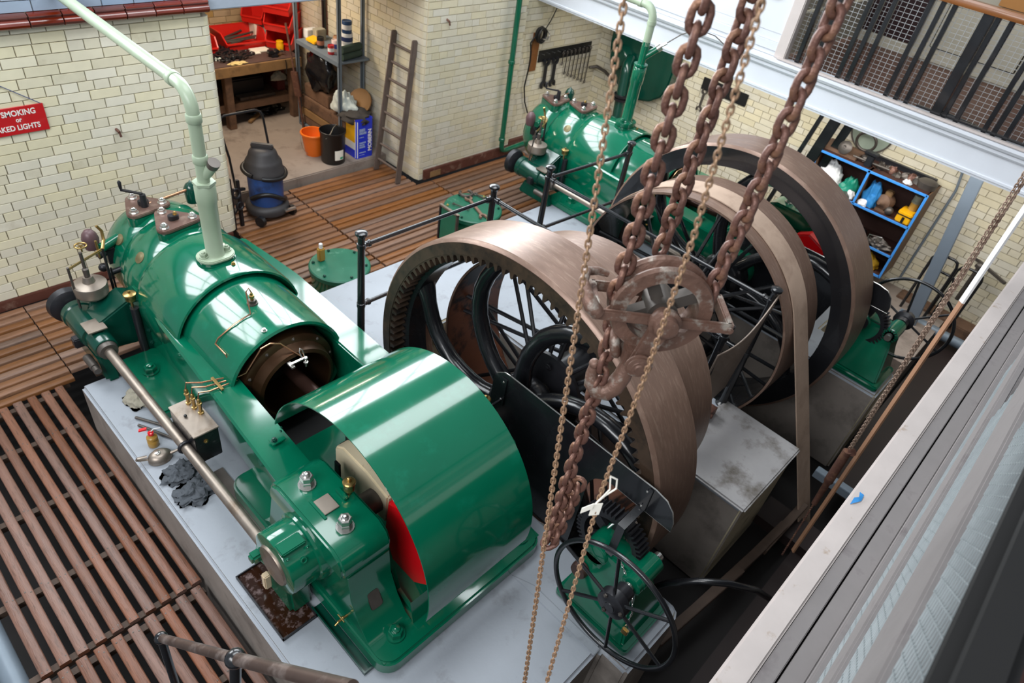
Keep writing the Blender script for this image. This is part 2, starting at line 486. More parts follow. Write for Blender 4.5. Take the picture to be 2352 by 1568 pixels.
def brick_wall(name, org, u, n, length, height, mt, skip=None, course=.0807, pitch=.242, thick=.12, limit=300, seed=1, phase=0, mort=None):
    """wall panel of mortar with every brick a piece of its own; the smallest in view are joined"""
    org, u, n = V(org), V(u), V(n); z = V((0, 0, 1)); rr = random.Random(seed)
    wall = G().add([org + u * a + n * b + z * c for c in (0, height) for b in (-thick, 0) for a in (0, length)],
                   [(0, 2, 3, 1), (4, 5, 7, 6), (0, 1, 5, 4), (2, 6, 7, 3), (0, 4, 6, 2), (1, 3, 7, 5)])
    if skip and 'panels' in skip:
        wall = G()
        for (a0, a1, b0, b1) in skip['panels']:
            wall.add([org + u * a + n * b + z * c for c in (b0, b1) for b in (-thick, 0) for a in (a0, a1)],
                     [(0, 2, 3, 1), (4, 5, 7, 6), (0, 1, 5, 4), (2, 6, 7, 3), (0, 4, 6, 2), (1, 3, 7, 5)])
    wo = struct(wall.build(name, mort or MORTAR))
    J = .0048; lst = []
    for r in range(int(height / course + .5)):
        hdr = (r + phase) % 4 == 3
        p = pitch / 2 if hdr else pitch
        off = -((r % 2) * .5 + rr.choice((0, .08, .22, .28))) * pitch if not hdr else -pitch * rr.choice((.125, .3))
        a = off
        while a < length:
            a0, a1 = max(a, 0), min(a + p - J, length); z0 = r * course + J / 2; z1 = min((r + 1) * course - J / 2, height)
            a += p
            if a1 - a0 < .02 or z1 - z0 < .02:
                continue
            mid = ((a0 + a1) / 2, (z0 + z1) / 2)
            if skip and not any(q[0] - .001 <= a0 and a1 <= q[1] + .012 and q[2] - .001 <= z0 and z1 <= q[3] + .012 for q in skip['panels']):
                # clip to a panel that holds the middle
                hit = [q for q in skip['panels'] if q[0] < mid[0] < q[1] and q[2] < mid[1] < q[3]]
                if not hit:
                    continue
                a0, a1 = max(a0, hit[0][0]), min(a1, hit[0][1])
                if a1 - a0 < .02:
                    continue
            P = org + u * mid[0] + z * mid[1]
            s = seen(P); area_ = 0
            if s and -30 < s[0] < 2382 and -30 < s[1] < 1598:
                area_ = 1e6 / s[2] ** 2 * (a1 - a0)
            lst.append((area_, a0, a1, z0, z1))
    lst.sort(key=lambda q: -q[0])
    rot = Matrix((u, -n, z)).transposed().to_4x4()
    rest = G()
    for k, (ar, a0, a1, z0, z1) in enumerate(lst):
        o3 = org + u * a0 + z * z0 + n * (rr.random() * .0016)
        if k < limit and ar > 0:
            o = bpy.data.objects.new('brick', brick_mesh(a1 - a0, z1 - z0, mt)); COL.objects.link(o)
            mm = rot.copy(); mm.translation = o3; o.matrix_world = mm; o.parent = wo
        else:
            wd, h = a1 - a0, z1 - z0; d, c = .012, .0022
            rest.add([o3 + u * x - n * y + z * q for x, y, q in ((0, 0, 0), (wd, 0, 0), (wd, 0, h), (0, 0, h), (c, -d, c), (wd - c, -d, c), (wd - c, -d, h - c), (c, -d, h - c))],
                     [(4, 5, 6, 7), (0, 1, 5, 4), (1, 2, 6, 5), (2, 3, 7, 6), (3, 0, 4, 7)])
    if rest.v:
        ro = rest.build('brick_field', mt, wo); ro['kind'] = 'stuff'
    return wo


WY = 6.2
brick_wall('wall_left', (-.6, WY, 0.08), (1, 0, 0), (0, -1, 0), 3.46, 2.22, BRICK, seed=3, phase=2)
brick_wall('wall_back', (5.44, WY, 0.0), (1, 0, 0), (0, -1, 0), 1.66, 3.0, BRICKW, seed=4, mort=MORTARP)
brick_wall('wall_recess', (7.1, WY + .12, 0.0), (1, 0, 0), (0, -1, 0), 1.95, 2.6, BRICKW, seed=5, mort=MORTARP)
brick_wall('wall_right', (9.0, WY + .12, -.3), (0, -1, 0), (-1, 0, 0), 8.3, 2.65, BRICKW, seed=6, mort=MORTARR)
brick_wall('wall_alcove_side', (5.43, 9.5, 0.0), (0, -1, 0), (-1, 0, 0), 3.26, 3.0, BRICKW, seed=8, mort=MORTARP)
brick_wall('wall_alcove_back', (2.3, 9.5, 0.1), (1, 0, 0), (0, -1, 0), 3.13, 2.3, BRICKB, seed=9, limit=200)
# painted brickwork above the string course and over the alcove opening
brick_wall('wall_upper', (-.6, WY - .01, 2.41), (1, 0, 0), (0, -1, 0), 3.5, .5, BLUEBRICK, seed=10, limit=160)
struct(G().box(2.9, 5.5, WY - .005, WY + .5, 2.3, 2.9).build('wall_lintel', BLUEBRICK, bevel=.01))
struct(G().box(2.15, 2.3, WY + .12, 9.6, 0, 2.4).build('wall_alcove_left', BRICKB))
struct(G().box(2.15, 5.5, WY + .5, 9.6, 2.4, 2.5).build('ceiling', OFFWHITE))
for k, (xa, xb) in enumerate(((-1.0, 1.6), (2.8, 9.2))):
    g = G().box(xa, xb, WY + .1, WY + .2, 2.9, 3.0).box(xa, xb, WY + .1, WY + .2, 5.05, 5.2).box(xa, xb, WY + .13, WY + .17, 4.2, 4.26)
    x = xa
    while x <= xb + .01:
        g.box(x - .03, x + .03, WY + .12, WY + .18, 3.0, 5.05); x += (xb - xa) / (3 if k == 0 else 7)
    struct(g.build('window_%d' % (k + 1), WHITE))
# rounded jamb at the wall ends
for k, (x, s) in enumerate(((2.86, 1), (5.44, -1))):
    jb = G()
    for r in range(27 if k == 0 else 36):
        z0 = .08 * (k == 0) + r * .0807 + .003; z1 = z0 + .0752
        if k == 0:
            poly = [(x - .01, WY - .012)] + arc(x + .0, WY + .05, .062, -90, 0, 4) + [(x + .062, WY + .5), (x - .01, WY + .5)]
        else:
            poly = [(x + .01, WY + .5), (x - .02, WY + .5)] + arc(x + .042, WY + .05, .062, 180, 270, 4) + [(x + .05, WY - .012)]
        jb.prism(poly, 'z', z0, z1)
    struct(jb.build('trim_%d' % (k + 1), BRICK if k == 0 else BRICKW, bevel=.002, seg=1))
# string course of moulded tiles
tr = struct(G().box(-.6, 2.92, WY - .02, WY + .05, 2.3, 2.41).build('trim_3', MORTAR))
prof = [(WY, 2.302), (WY - .05, 2.302), (WY - .075, 2.315)] + [(WY - .075 - .015 * sin(radians(a)), 2.315 + .05 * a / 180) for a in (45, 90, 135)] + \
       [(WY - .075, 2.367), (WY - .06, 2.372)] + [(WY - .055 - .022 * sin(radians(a)), 2.377 + .03 * a / 180) for a in (30, 90, 150)] + [(WY - .05, 2.41), (WY, 2.41)]
x = -.55
while x < 2.9:
    x1 = min(x + .228, 2.94)
    G().prism(prof, 'x', x + .003, x1 - .003).build('tile', MAROON, tr, bevel=.002, seg=1)
    x += .23
# skirting boards
bl = struct(G().box(-.6, 2.86, WY - .03, WY, -.02, .08).build('baseboard_left', BASEB, bevel=.006))
bb = struct(G().box(5.5, 7.1, WY - .05, WY - .012, 0, .14).build('baseboard_back', BASEB, bevel=.008))
G().box(5.6, 5.78, WY - .055, WY - .05, .02, .1).build('patch', BENCHWOOD, bb)
struct(G().box(7.1, 9.0, WY + .04, WY + .11, 0, .14).build('baseboard_recess', BASEB, bevel=.008))

# ------------------------------------------------------------------ floor: pit slab, bearers and slats
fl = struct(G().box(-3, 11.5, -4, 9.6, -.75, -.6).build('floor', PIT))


def slat_mesh(name, L, wd, along, mt, seed):
    """worn slat with wavy edges, top face at z=0"""
    n = 10; rr = random.Random(seed); vs_ = []; t = .035; fs = []
    for i in range(n + 1):
        s_ = L * i / n
        wl = wd / 2 * (1 - .12 * abs(noise.noise((s_ * 2.3, seed * 3.7, 0)))); wr = wd / 2 * (1 - .14 * abs(noise.noise((s_ * 2.1, seed * 5.1, 4))))
        dz = -.005 * abs(noise.noise((s_ * 2.6, seed, 8)))
        for a, z in ((-wl, -t), (-wl, dz - .006), (-wl + .006, dz), (wr - .006, dz), (wr, dz - .006), (wr, -t)):
            vs_.append((s_, a, z) if along == 'x' else (a, s_, z))
    for i in range(n):
        for k in range(6):
            fs.append((i * 6 + k, i * 6 + (k + 1) % 6, i * 6 + 6 + (k + 1) % 6, i * 6 + 6 + k))
    fs += [tuple(range(6)), tuple(n * 6 + k for k in range(5, -1, -1))]
    g = G().add(vs_, fs); o = g.build(name, mt, fl, smooth=50); return o




def nails(sl, pts):
    g = G()
    for x, y in pts:
        g.lathe((x, y, -.001), (0, 0, 1), [(0, .006), (.0015, .0048), (.0022, 0)], 6)
    g.build('nail', BSTEEL, sl)


def run_slats(along, rows, a0, a1, mt, wd, seed, nvar=5, nail_at=()):
    protos = []
    for i, c in enumerate(rows):
        k = i % nvar
        if len(protos) <= k:
            o = slat_mesh('slat', a1 - a0, wd, along, mt, seed + k); protos.append(o)
        else:
            o = inst(protos[k], (0, 0, 0), fl)
        zz = rng.uniform(-.004, .003)
        o.location = (a0, c, zz) if along == 'x' else (c, a0, zz)
        WORG[o] = V(o.location)
        if nail_at:
            g = []
            for s_ in nail_at:
                for sd in (-.014, .014):
                    g.append((c + sd + rng.uniform(-.004, .004), s_ + rng.uniform(-.015, .015)) if along == 'y' else (s_ + rng.uniform(-.015, .015), c + sd))
            gg = G()
            for x, y in g:
                gg.lathe((x, y, zz - .0025), (0, 0, 1), [(0, .0065), (.0028, .005), (.0036, 0)], 6)
            gg.build('nail', DSTEEL, o)


P = .0975
run_slats('y', [.69 - P * i for i in range(10)], 2.70, 4.965, SLAT, .063, 11, nail_at=(2.73, 3.28, 3.9, 4.5, 4.93))
run_slats('y', [.665 - P * i for i in range(10)], .2, 2.67, SLAT, .063, 31, nail_at=(2.63, 2.05, 1.4))
run_slats('x', [5.03 + P * i for i in range(12)], -1.3, .82, SLATX, .072, 51)
run_slats('x', [5.13 + P * i for i in range(11)], .83, 2.1, SLATX, .072, 57)
bearers = G()
for y in (2.64, 2.73, 3.28, 3.9, 4.5, 4.93, 2.05, 1.4, .8, .3):
    bearers.box(-.3, .71, y - .022, y + .022, -.085, -.037)
bearers.build('bearer', BEARER, fl)
bearers = G()
for x in (-1.2, -.3, .3, .75, 1.0, 1.9):
    bearers.box(x - .025, x + .025, 5.0, 6.15, -.085, -.037)
bearers.build('bearer', BEARER, fl)
# slats in front of the workshop opening, three panels wide
for (xa, xb, sd) in ((2.12, 3.88, 71), (3.9, 5.58, 77), (5.6, 7.35, 83)):
    ya = 4.52
    rows = [ya + P * i for i in range(17)]
    run_slats('x', rows, xa, xb, SLATX, .074, sd, nvar=6)
    bg = G()
    for q in (.05, .5, .95):
        x = xa + (xb - xa) * q
        bg.box(x - .025, x + .025, 4.46, 6.14, -.085, -.037)
    bg.build('bearer', BEARER, fl)
run_slats('x', [4.52 + P * i for i in range(17, 24)], 2.95, 3.88, SLATX, .074, 91)
run_slats('x', [4.52 + P * i for i in range(17, 24)], 3.9, 5.36, SLATX, .074, 95)
struct(G().box(2.3, 5.42, 6.84, 9.5, -.5, .10).build('floor_alcove', FLOORCONC, bevel=.012))
struct(G().box(7.40, 9.0, .3, 6.3, -.6, -.02).box(6.5, 7.40, .3, 1.05, -.6, -.25).build('floor_side', FLOORCONC))
# steel deck under the near gallery
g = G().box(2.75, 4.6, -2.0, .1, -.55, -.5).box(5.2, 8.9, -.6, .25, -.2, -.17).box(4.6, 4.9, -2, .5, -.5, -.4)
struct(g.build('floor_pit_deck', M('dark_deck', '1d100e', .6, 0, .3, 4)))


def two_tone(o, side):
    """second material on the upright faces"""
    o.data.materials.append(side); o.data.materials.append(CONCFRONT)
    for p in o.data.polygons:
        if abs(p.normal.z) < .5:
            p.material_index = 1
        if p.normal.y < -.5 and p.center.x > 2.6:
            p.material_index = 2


poly = [(.74, .56), (2.13, .56), (2.13, .36), (2.66, .36), (2.70, .38), (2.72, .42), (2.72, .60), (2.52, .66), (2.52, 3.42), (3.73, 3.42), (3.73, .49), (4.64, .49), (4.64, 3.42),
        (5.9, 3.42), (5.9, .3), (6.40, .3), (6.46, .36), (6.46, 1.1), (7.35, 1.1), (7.35, 4.4), (.74, 4.4)]
pl = G().prism(poly, 'z', -.6, .42).build('concrete_plinth', CONC, bevel=.022, seg=3)
two_tone(pl, CONCSIDE)
tag(pl, 'grey painted concrete plinth carrying both green engines', 'plinth')
G().prism([(2.07, .56), (2.13, .56), (2.13, 1.1), (2.07, 1.25)], 'z', .41, .427).build('worn_ridge', CONC, pl, bevel=.004)
# coping slab over the middle strip, with a mortar line below
cs = G().prism([(3.71, .47), (4.66, .47), (4.66, 1.18), (4.42, 1.2), (3.71, 1.2)], 'z', .422, .455).build('coping_slab', CONCDIRTY, bevel=.014, seg=2)
tag(cs, 'pale coping slab on the concrete strip between the two drive wheels', 'slab')

# ------------------------------------------------------------------ right gallery
GX = 7.4
ga = thing('side_gallery', 'white fronted gallery with black railing along the right wall', 'gallery', (GX, 2, 2.0))
prof = [(GX, 2.03), (GX, 2.05), (GX - .012, 2.055), (GX - .012, 2.075), (GX, 2.08), (GX, 2.27), (GX - .02, 2.275), (GX - .035, 2.295), (GX - .035, 2.32), (GX - .06, 2.335),
        (GX - .075, 2.36), (GX - .075, 2.385), (GX + .12, 2.39), (GX + .12, 2.03)]
G().prism([(a, b) for a, b in prof], 'y', -1.5, 6.3).build('fascia_beam', WHITE, ga, smooth=25)
G().box(GX + .12, 9.6, -1.5, 6.32, 2.25, 2.38).build('gallery_floor', GALFLOOR, ga)
G().box(GX - .06, GX + .0, -1.5, 2.93, 2.39, 2.41).build('nosing', OFFWHITE, ga, bevel=.006)
G().box(9.45, 9.6, -1.5, 6.3, 2.38, 4.6).build('rear_wall', CREAM, ga)
# panelled rear wall
for (y0, y1, mt) in ((2.25, 2.95, DARKPANEL), (-.6, 1.0, DARKPANEL)):
    G().box(9.42, 9.45, y0, y1, 2.5, 4.3).build('panel', mt, ga, bevel=.008)
G().box(9.40, 9.45, -1.5, 6.3, 2.38, 2.5).build('skirting', CREAM, ga, bevel=.01)
G().box(9.38, 9.45, 1.02, 2.2, 2.4, 4.3).build('doorway', CREAM, ga, bevel=.01)
G().box(9.36, 9.38, 1.15, 2.07, 2.55, 3.02).build('door_panel', CREAM, ga, bevel=.01)
# white boarded front of the enclosed part
pr = G()
for (z0, z1, d) in ((2.39, 2.44, .02), (2.44, 2.52, .035), (2.52, 2.6, .012), (2.6, 3.3, .0), (3.3, 3.36, .03), (3.36, 4.4, .0)):
    pr.box(GX + .03 - d, GX + .1, 2.98, 6.25, z0, z1)
pr.build('white_boarding', M('white_boarding_paint', 'bfc3c8', .5, 0, .04, 4), ga, bevel=.004, seg=1)
G().box(GX + .01, GX + .03, 3.15, 4.3, 2.9, 3.3).build('window_pane', M('grey_window', '7f8b98', .15, 0, .05, 3), ga)
G().box(GX - .03, GX + .08, 2.86, 2.98, 2.39, 4.4).build('newel_board', OFFWHITE, ga, bevel=.01)
g = G()
for z in (2.42, 2.85, 3.2):
    g.box(GX + .1, 9.4, 2.9, 2.96, z, z + .1 + .3 * (z < 2.5))
for x in (7.5, 8.1, 8.75):
    g.box(x, x + .07, 2.89, 2.97, 2.42, 4.3)
g.build('glazed_screen_frame', CREAM, ga, bevel=.006, seg=1)
G().box(GX + .1, 9.4, 2.925, 2.93, 2.9, 4.3).build('screen_pane', M('dark_glass', '39404a', .12, 0, .1, 3), ga)

rl = thing('gallery_balustrade', 'black square bar balustrade with wire mesh and oak handrail on the side gallery', 'railing', (7.45, 1, 2.41))
ys = [2.75, 2.66, 2.57, 2.3, 2.2, 2.09, 1.8, 1.7, 1.6, 1.24, 1.13, .88, .8, .7, .4, .3, .2, -.1, -.2, -.3]
for y in ys:
    G().box(7.43, 7.47, y - .021, y + .021, 2.39, 3.3).build('baluster', BLACK, rl, bevel=.003, seg=1)
G().box(7.415, 7.485, 1.27, 1.36, 2.39, 3.3).build('post', BLACK, rl, bevel=.004)
G().bar((7.45, 1.3, 2.44), (7.5, .95, 2.41), .02, .03).build('foot', BLACK, rl)
hr = G().prism([(7.40, 3.28), (7.5, 3.28), (7.51, 3.31), (7.49, 3.345), (7.41, 3.345), (7.39, 3.31)], 'y', -1.2, 2.9)
hr.build('handrail', OAK, rl, smooth=60)
G().box(7.435, 7.465, -1.2, 1.5, 2.41, 2.43).build('bottom_rail', BLACK, rl)
g = G()
y = -1.2
while y < 2.85:
    g.box(7.478, 7.482, y - .0018, y + .0018, 2.4, 3.28); y += .055
z = 2.42
while z < 3.28:
    g.box(7.482, 7.485, -1.2, 2.86, z - .0017, z + .0017); z += .040
o = g.build('wire_mesh', WIRE, rl); o['kind'] = 'stuff'
# notice board and sheets on the gallery
nb = thing('notice_board', 'wooden framed notice board with papers behind the balustrade', 'notice board', (9.35, .95, 2.9))
G().box(9.33, 9.36, .35, 1.05, 2.98, 3.7).build('board', OAK, nb, bevel=.006)
G().box(9.322, 9.33, .72, .98, 3.05, 3.5).build('paper', PAPER, nb)
G().box(9.322, 9.33, .42, .68, 3.02, 3.5).build('paper', M('pale_blue_print', '9fb7c9', .7, 0, .2, 14), nb)
G().box(9.32, 9.322, .46, .56, 3.1, 3.4).build('picture', M('teal_print', '2f6f80', .7, 0, .3, 14), nb)
tag(G().box(9.30, 9.34, 1.2, 1.62, 3.12, 3.9).build('wood_sheet', M('orange_ply', 'b0783a', .5, 0, .1, 4), bevel=.004), 'orange plywood sheet leaning by the notice board on the gallery', 'board')

# ------------------------------------------------------------------ near gallery, where the picture is taken from
ng = thing('near_gallery', 'near gallery with a grubby white ledge in the lower right corner', 'gallery', (2, -.5, 2.2))
G().box(-.6, 7.3, -3.2, -.19, 2.15, 2.38).build('slab', GREYWOOD, ng)
G().box(-.6, 7.3, -.085, 0.0, 2.12, 2.39).build('ledge', OFFWHITE, ng, bevel=.008)
G().box(-.6, 7.3, -.135, -.087, 2.12, 2.385).build('inner_ledge', GREYWOOD, ng, bevel=.003)
G().box(-.6, 7.3, -.2, -.141, 2.12, 2.385).build('tread_edge', GREYWOOD, ng, bevel=.003)
nr = thing('near_railing', 'boarded near railing with expanded metal mesh seen steeply from above', 'railing', (2, -.2, 2.39))
for z0, z1 in ((2.62, 2.74), (2.98, 3.18)):
    G().box(-.6, 7.2, -.235, -.205, z0, z1).build('board', GREYWOOD, nr, bevel=.006)
G().box(-.6, 7.2, -.235, -.2, 2.385, 2.43).build('bottom_rail', GREYWOOD, nr, bevel=.005)
G().box(-.6, 7.2, -.29, -.20, 3.44, 3.5).build('handrail', NEARBLACK, nr, bevel=.02)
g = G(); LW, SW = .046, .037
for z0, z1, x1 in ((2.43, 2.62, 3.6), (2.74, 2.98, 2.6), (3.18, 3.44, 1.9)):
    nrow = int((z1 - z0) / (SW / 2))
    for r in range(nrow):
        zz = z0 + r * SW / 2; zn = zz + SW / 2; x = -.3 + (r % 2) * LW / 2
        while x < x1:
            for s_ in (1, -1):
                xa, xb = x, x + s_ * LW / 2
                g.add([(xa, -.222, zz - .0018), (xa, -.222, zz + .0018), (xb, -.22, zn + .0018), (xb, -.22, zn - .0018),
                       (xa, -.219, zz - .0018), (xa, -.219, zz + .0018), (xb, -.217, zn + .0018), (xb, -.217, zn - .0018)],
                      [(0, 1, 2, 3), (4, 7, 6, 5), (1, 5, 6, 2), (0, 3, 7, 4)])
            x += LW
mo = bpy.data.meshes.new('expanded_mesh'); mo.from_pydata([V(p) - V((2, -.2, 2.39)) for p in g.v], [], g.f); mo.materials.append(MESHWIRE)
o = bpy.data.objects.new('expanded_mesh', mo); COL.objects.link(o); o.parent = nr; o['kind'] = 'stuff'; WORG[o] = V((2, -.2, 2.39))
G().box(-.6, 7.2, -1.2, -.5, 2.381, 2.385).build('floor_covering', DKWOOD, ng)
sc = G().add([(2.20, -.02, 2.3925), (2.245, -.018, 2.393), (2.26, -.03, 2.396), (2.29, -.022, 2.394), (2.285, -.04, 2.397), (2.25, -.044, 2.3935), (2.22, -.03, 2.395)],
              [(0, 6, 1), (1, 6, 2), (6, 5, 2), (2, 5, 4), (2, 4, 3)])
tag(sc.build('scrap', BLUEPL if False else CLOTHB), 'crumpled bright blue scrap lying on the white ledge', 'scrap')
# wall closing the pit under the near gallery
struct(G().box(-1.5, 9.0, -2.6, -2.4, -.6, 2.15).build('wall_near', CONCSIDE))


# ------------------------------------------------------------------ gas engine
def loft(secs, ys, closed=True):
    g = G(); n = len(secs[0]); vs_ = []
    for s_, y in zip(secs, ys):
        vs_ += [(p[0], y, p[1]) for p in s_]
    fs = []
    for i in range(len(secs) - 1):
        for k in range(n):
            fs.append((i * n + k, i * n + (k + 1) % n, (i + 1) * n + (k + 1) % n, (i + 1) * n + k))
    fs += [tuple(range(n)), tuple((len(secs) - 1) * n + k for k in range(n - 1, -1, -1))]
    return g.add(vs_, fs)


CX, CZ, KY = 1.74, .87, 1.97         # cylinder axis x and z, crank axis y


def make_engine():
    e = thing('gas_engine', 'green horizontal engine in the foreground with a half round crank guard', 'engine', (CX, KY, .42))
    fr = G().prism(rrect(1.08, 2.36, 1.25, 2.9, .10, 5), 'z', .42, .54).build('base_flange', GREEN, e, bevel=.018, seg=3)
    # left and right bed rails
    def rail(side):
        secs = []; ys = [2.25, 2.6, 3.1, 3.6, 4.05, 4.3, 4.5, 4.72]
        for y in ys:
            t = (y - 2.25) / 2.2
            if side < 0:
                xo, xi = 1.145 + .13 * min(t, 1), 1.37 + .05 * min(t * 1.5, 1)
                if y > 4.1:
                    xo += (y - 4.1) * .12
            else:
                xo, xi = 2.35 - .0 * t, 2.12
                if y > 4.1:
                    xo -= (y - 4.1) * .12
            s_ = 1 if side < 0 else -1
            secs.append([(xo + s_ * .012, 1.0), (xi, 1.0), (xi, .46), (xo + s_ * .07, .46), (xo + s_ * .03, .62), (xo, .84), (xo, .985)])
        return loft(secs, ys)
    rail(-1).build('bed_rail', GREEN, e, bevel=.012, seg=2)
    rail(1).build('bed_rail', GREEN, e, bevel=.012, seg=2)
    # bearing pedestals with sloping front apron
    for x0, x1 in ((1.10, 1.37), (2.12, 2.36)):
        p = [(1.29, .53), (1.36, .535), (1.44, .56), (1.52, .66), (1.585, .80), (1.61, .98), (2.30, .99), (2.34, .97), (2.42, .6), (2.5, .53)]
        G().prism(p, 'x', x0, x1).build('bearing_pedestal', GREEN, e, bevel=.02, seg=3)
        cap = [(1.60, 1.0), (1.60, 1.08), (1.63, 1.14), (1.70, 1.175), (2.20, 1.175), (2.27, 1.14), (2.30, 1.08), (2.30, 1.0)]
        G().prism(cap, 'x', x0 - .035, x1 + .005).build('bearing_cap', GREEN, e, bevel=.016, seg=3)
        for y in (2.12, 1.77):
            n_ = G().nut((x0 + .1, y, 1.176), (0, 0, 1), .038, .05, stud=False)
            n_.nut((x0 + .1, y, 1.222), (0, 0, 1), .036, .05, washer=False); n_.sphere((x0 + .1, y, 1.262), .02, 10)
            n_.build('nut', BSTEEL, e, smooth=30)
        G().box(x0 + .06, x0 + .15, 1.89, 2.0, 1.176, 1.186).build('name_plate', STEEL, e, bevel=.002)
        G().box(x0 + .045, x0 + .06, 1.87, 2.02, 1.176, 1.182).build('plate_ledge', GREEN, e)
        oc = G().cyl((x0 + .24, 1.93, 1.175), (x0 + .24, 1.93, 1.205), .012)
        oc.lathe((x0 + .24, 1.93, 1.205), (0, 0, 1), [(0, .012), (.012, .03), (.055, .032), (.062, .036), (.072, .036), (.078, .030), (.08, .012), (.1, .010), (.108, 0)], 18)
        oc.build('oil_cup', BRASS, e)
        G().box(x0 + .19, x0 + .215, 1.90, 1.99, 1.175, 1.20).build('oil_ledge', GREEN, e, bevel=.004)
    # small things on the front apron
    pl_ = [(1.45, .66), (1.53, .70), (1.57, .78), (1.55, .86)]
    cv = G().prism(rrect(1.19, 1.27, 0, .12, .02, 3)[:], 'z', 0, .008)
    sl = V((0, .075, .14)).normalized(); nn = V((0, -.14, .075)).normalized()
    cv.xf(lambda p: V((p.x, 1.522, .665)) + sl * p.y + nn * p.z)
    cv.build('cover_plate', DSTEEL, e, bevel=.004, label='dark bare cover plate on the green apron')
    G().prism([(1.27, .54), (1.40, .545), (1.56, .60), (1.62, .74), (1.66, .54)], 'x', 1.40, 1.425).build('rib', GREEN, e, bevel=.008)
    G().nut((1.25, 1.38, .545), (0, 0, 1), .042, .055).build('foundation_nut', GREEN, e, smooth=30)
    G().nut((2.24, 1.36, .545), (0, 0, 1), .042, .055).build('foundation_nut', GREEN, e, smooth=30)
    ck = G().cyl((1.10, 1.62, .60), (1.04, 1.62, .60), .008).cyl((1.045, 1.62, .60), (1.02, 1.62, .585), .006)
    ck.cyl((1.06, 1.59, .615), (1.06, 1.65, .615), .004).sphere((1.07, 1.62, .605), .012, 8)
    ck.build('drain_cock', BRASS, e)
    # gutter along the pedestal foot
    gt = G().box(1.02, 1.08, 1.36, 1.86, .42, .425).box(1.02, 1.028, 1.36, 1.86, .42, .45).box(1.02, 1.08, 1.352, 1.36, .42, .45)
    gt.build('oil_gutter', DGREEN, e)
    # crank chamber walls and the dark well below
    G().box(1.36, 2.13, 1.32, 3.4, .44, .47).build('well_floor', NEARBLACK, e)
    G().prism([(1.28, .53), (1.36, .55), (1.40, .72), (1.36, .53)], 'x', 1.36, 2.13).build('front_lip', GREEN, e, bevel=.004)
    # half round sheet guard over the crank
    ra, rb = .738, .731
    a = [-20 + 195 * i / 40 for i in range(41)]
    og = [(KY - ra * cos(radians(t)), .9 + ra * sin(radians(t))) for t in a]
    ig = [(KY - rb * cos(radians(t)), .9 + rb * sin(radians(t))) for t in a]
    og = og[2:39]; ig = ig[2:39]
    gd = G().strip(og, ig, 'x', 1.335, 2.12).build('crank_guard', GREEN, e, smooth=50)
    G().obox((1.31, 2.62, 1.02), ((1, 0, 0), (0, 1, 0), (0, 0, 1)), (.045, .03, .004)).build('guard_lug', GREEN, e, bevel=.003)
    G().nut((1.29, 2.62, 1.024), (0, 0, 1), .015, .02).build('lug_bolt', DGREEN, e, smooth=30)
    G().nut((1.325, 2.60, 1.10), (1, 0, 0), .008, .008).nut((1.325, 2.59, 1.14), (1, 0, 0), .008, .008).build('rivet', DGREEN, e)
    # crank, webs and counterweights
    G().cyl((.93, KY, .9), (3.72, KY, .9), .075, n=20).build('crankshaft', DSTEEL, e)
    for x in (1.55, 1.92):
        G().prism([(1.86, .78), (1.86, 1.02), (2.06, 1.06), (2.30, 1.06), (2.38, 1.0), (2.38, .76), (2.1, .74)], 'x', x, x + .10).build('crank_web', CREAMCRANK, e, bevel=.012)
        cw = [(1.84, 1.03), (1.70, 1.10), (1.50, 1.02), (1.40, .84), (1.44, .64), (1.58, .50), (1.76, .50), (1.86, .72)]
        G().prism(cw, 'x', x - .02, x + .12).build('counterweight', RED, e, bevel=.014)
    G().box(1.485, 1.5, 2.24, 2.29, .84, 1.0).build('web_bolt', BLACKIRON, e, bevel=.003)
    G().cyl((1.6, 2.32, .93), (1.92, 2.32, .93), .09, n=20).build('crank_pin', DSTEEL, e)
    G().cyl((1.76, 2.34, .93), (1.76, 3.45, .88), .052, .045, 18).build('connecting_rod', M('oily_rod', '3d2a24', .25, .6, .2, 6), e)
    G().box(1.67, 1.85, 2.2, 2.46, .82, 1.04).build('big_end', BLACKIRON, e, bevel=.02)
    # cylinder: trunk opening, liner, jacket and heads
    D = (0, 1, 0); A0 = (CX, 0, CZ)
    G().lathe(A0, D, [(3.55, .30), (3.2, .405), (3.19, .42), (3.2, .436), (3.25, .44), (3.75, .44), (3.86, .436), (3.9, .45)], 56, cap=False).build('cylinder_jacket', GREEN, e, smooth=30)
    G().lathe(A0, D, [(3.98, .40), (3.83, .462), (3.81, .472), (3.815, .486), (3.84, .492), (4.40, .485), (4.46, .47), (4.5, .44), (4.5, .1)], 56, cap=False).build('cylinder_barrel', GREEN, e, smooth=30)
    ln = G().lathe(A0, D, [(3.5, .245), (3.09, .252), (3.08, .262), (3.09, .285), (3.17, .30), (3.18, .33), (3.19, .345), (3.24, .35), (3.5, .35)], 48, cap=False)
    ln = ln.build('cylinder_liner', LINER, e, smooth=30)
    for k in range(10):
        t = 2 * pi * (k + .3) / 10
        G().nut((CX + .322 * cos(t), 3.19, CZ + .322 * sin(t)), (0, -1, 0), .013, .02, washer=False).build('liner_bolt', DSTEEL, ln, smooth=30)
    G().lathe(A0, D, [(3.45, 0), (3.45, .245)], 32, cap=False).build('piston', NEARBLACK, e)
    G().lathe(A0, D, [(4.44, .38), (4.45, .42), (4.5, .436), (4.62, .445), (4.74, .445), (4.84, .425), (4.89, .385), (4.90, .3)], 48, cap=False).build('cylinder_head', GREEN, e, smooth=40)
    G().lathe(A0, D, [(4.86, .33), (4.89, .40), (4.96, .422), (5.08, .42), (5.2, .39), (5.28, .33), (5.33, .2), (5.34, 0)], 48, cap=False).build('valve_chest', GREEN, e, smooth=40)
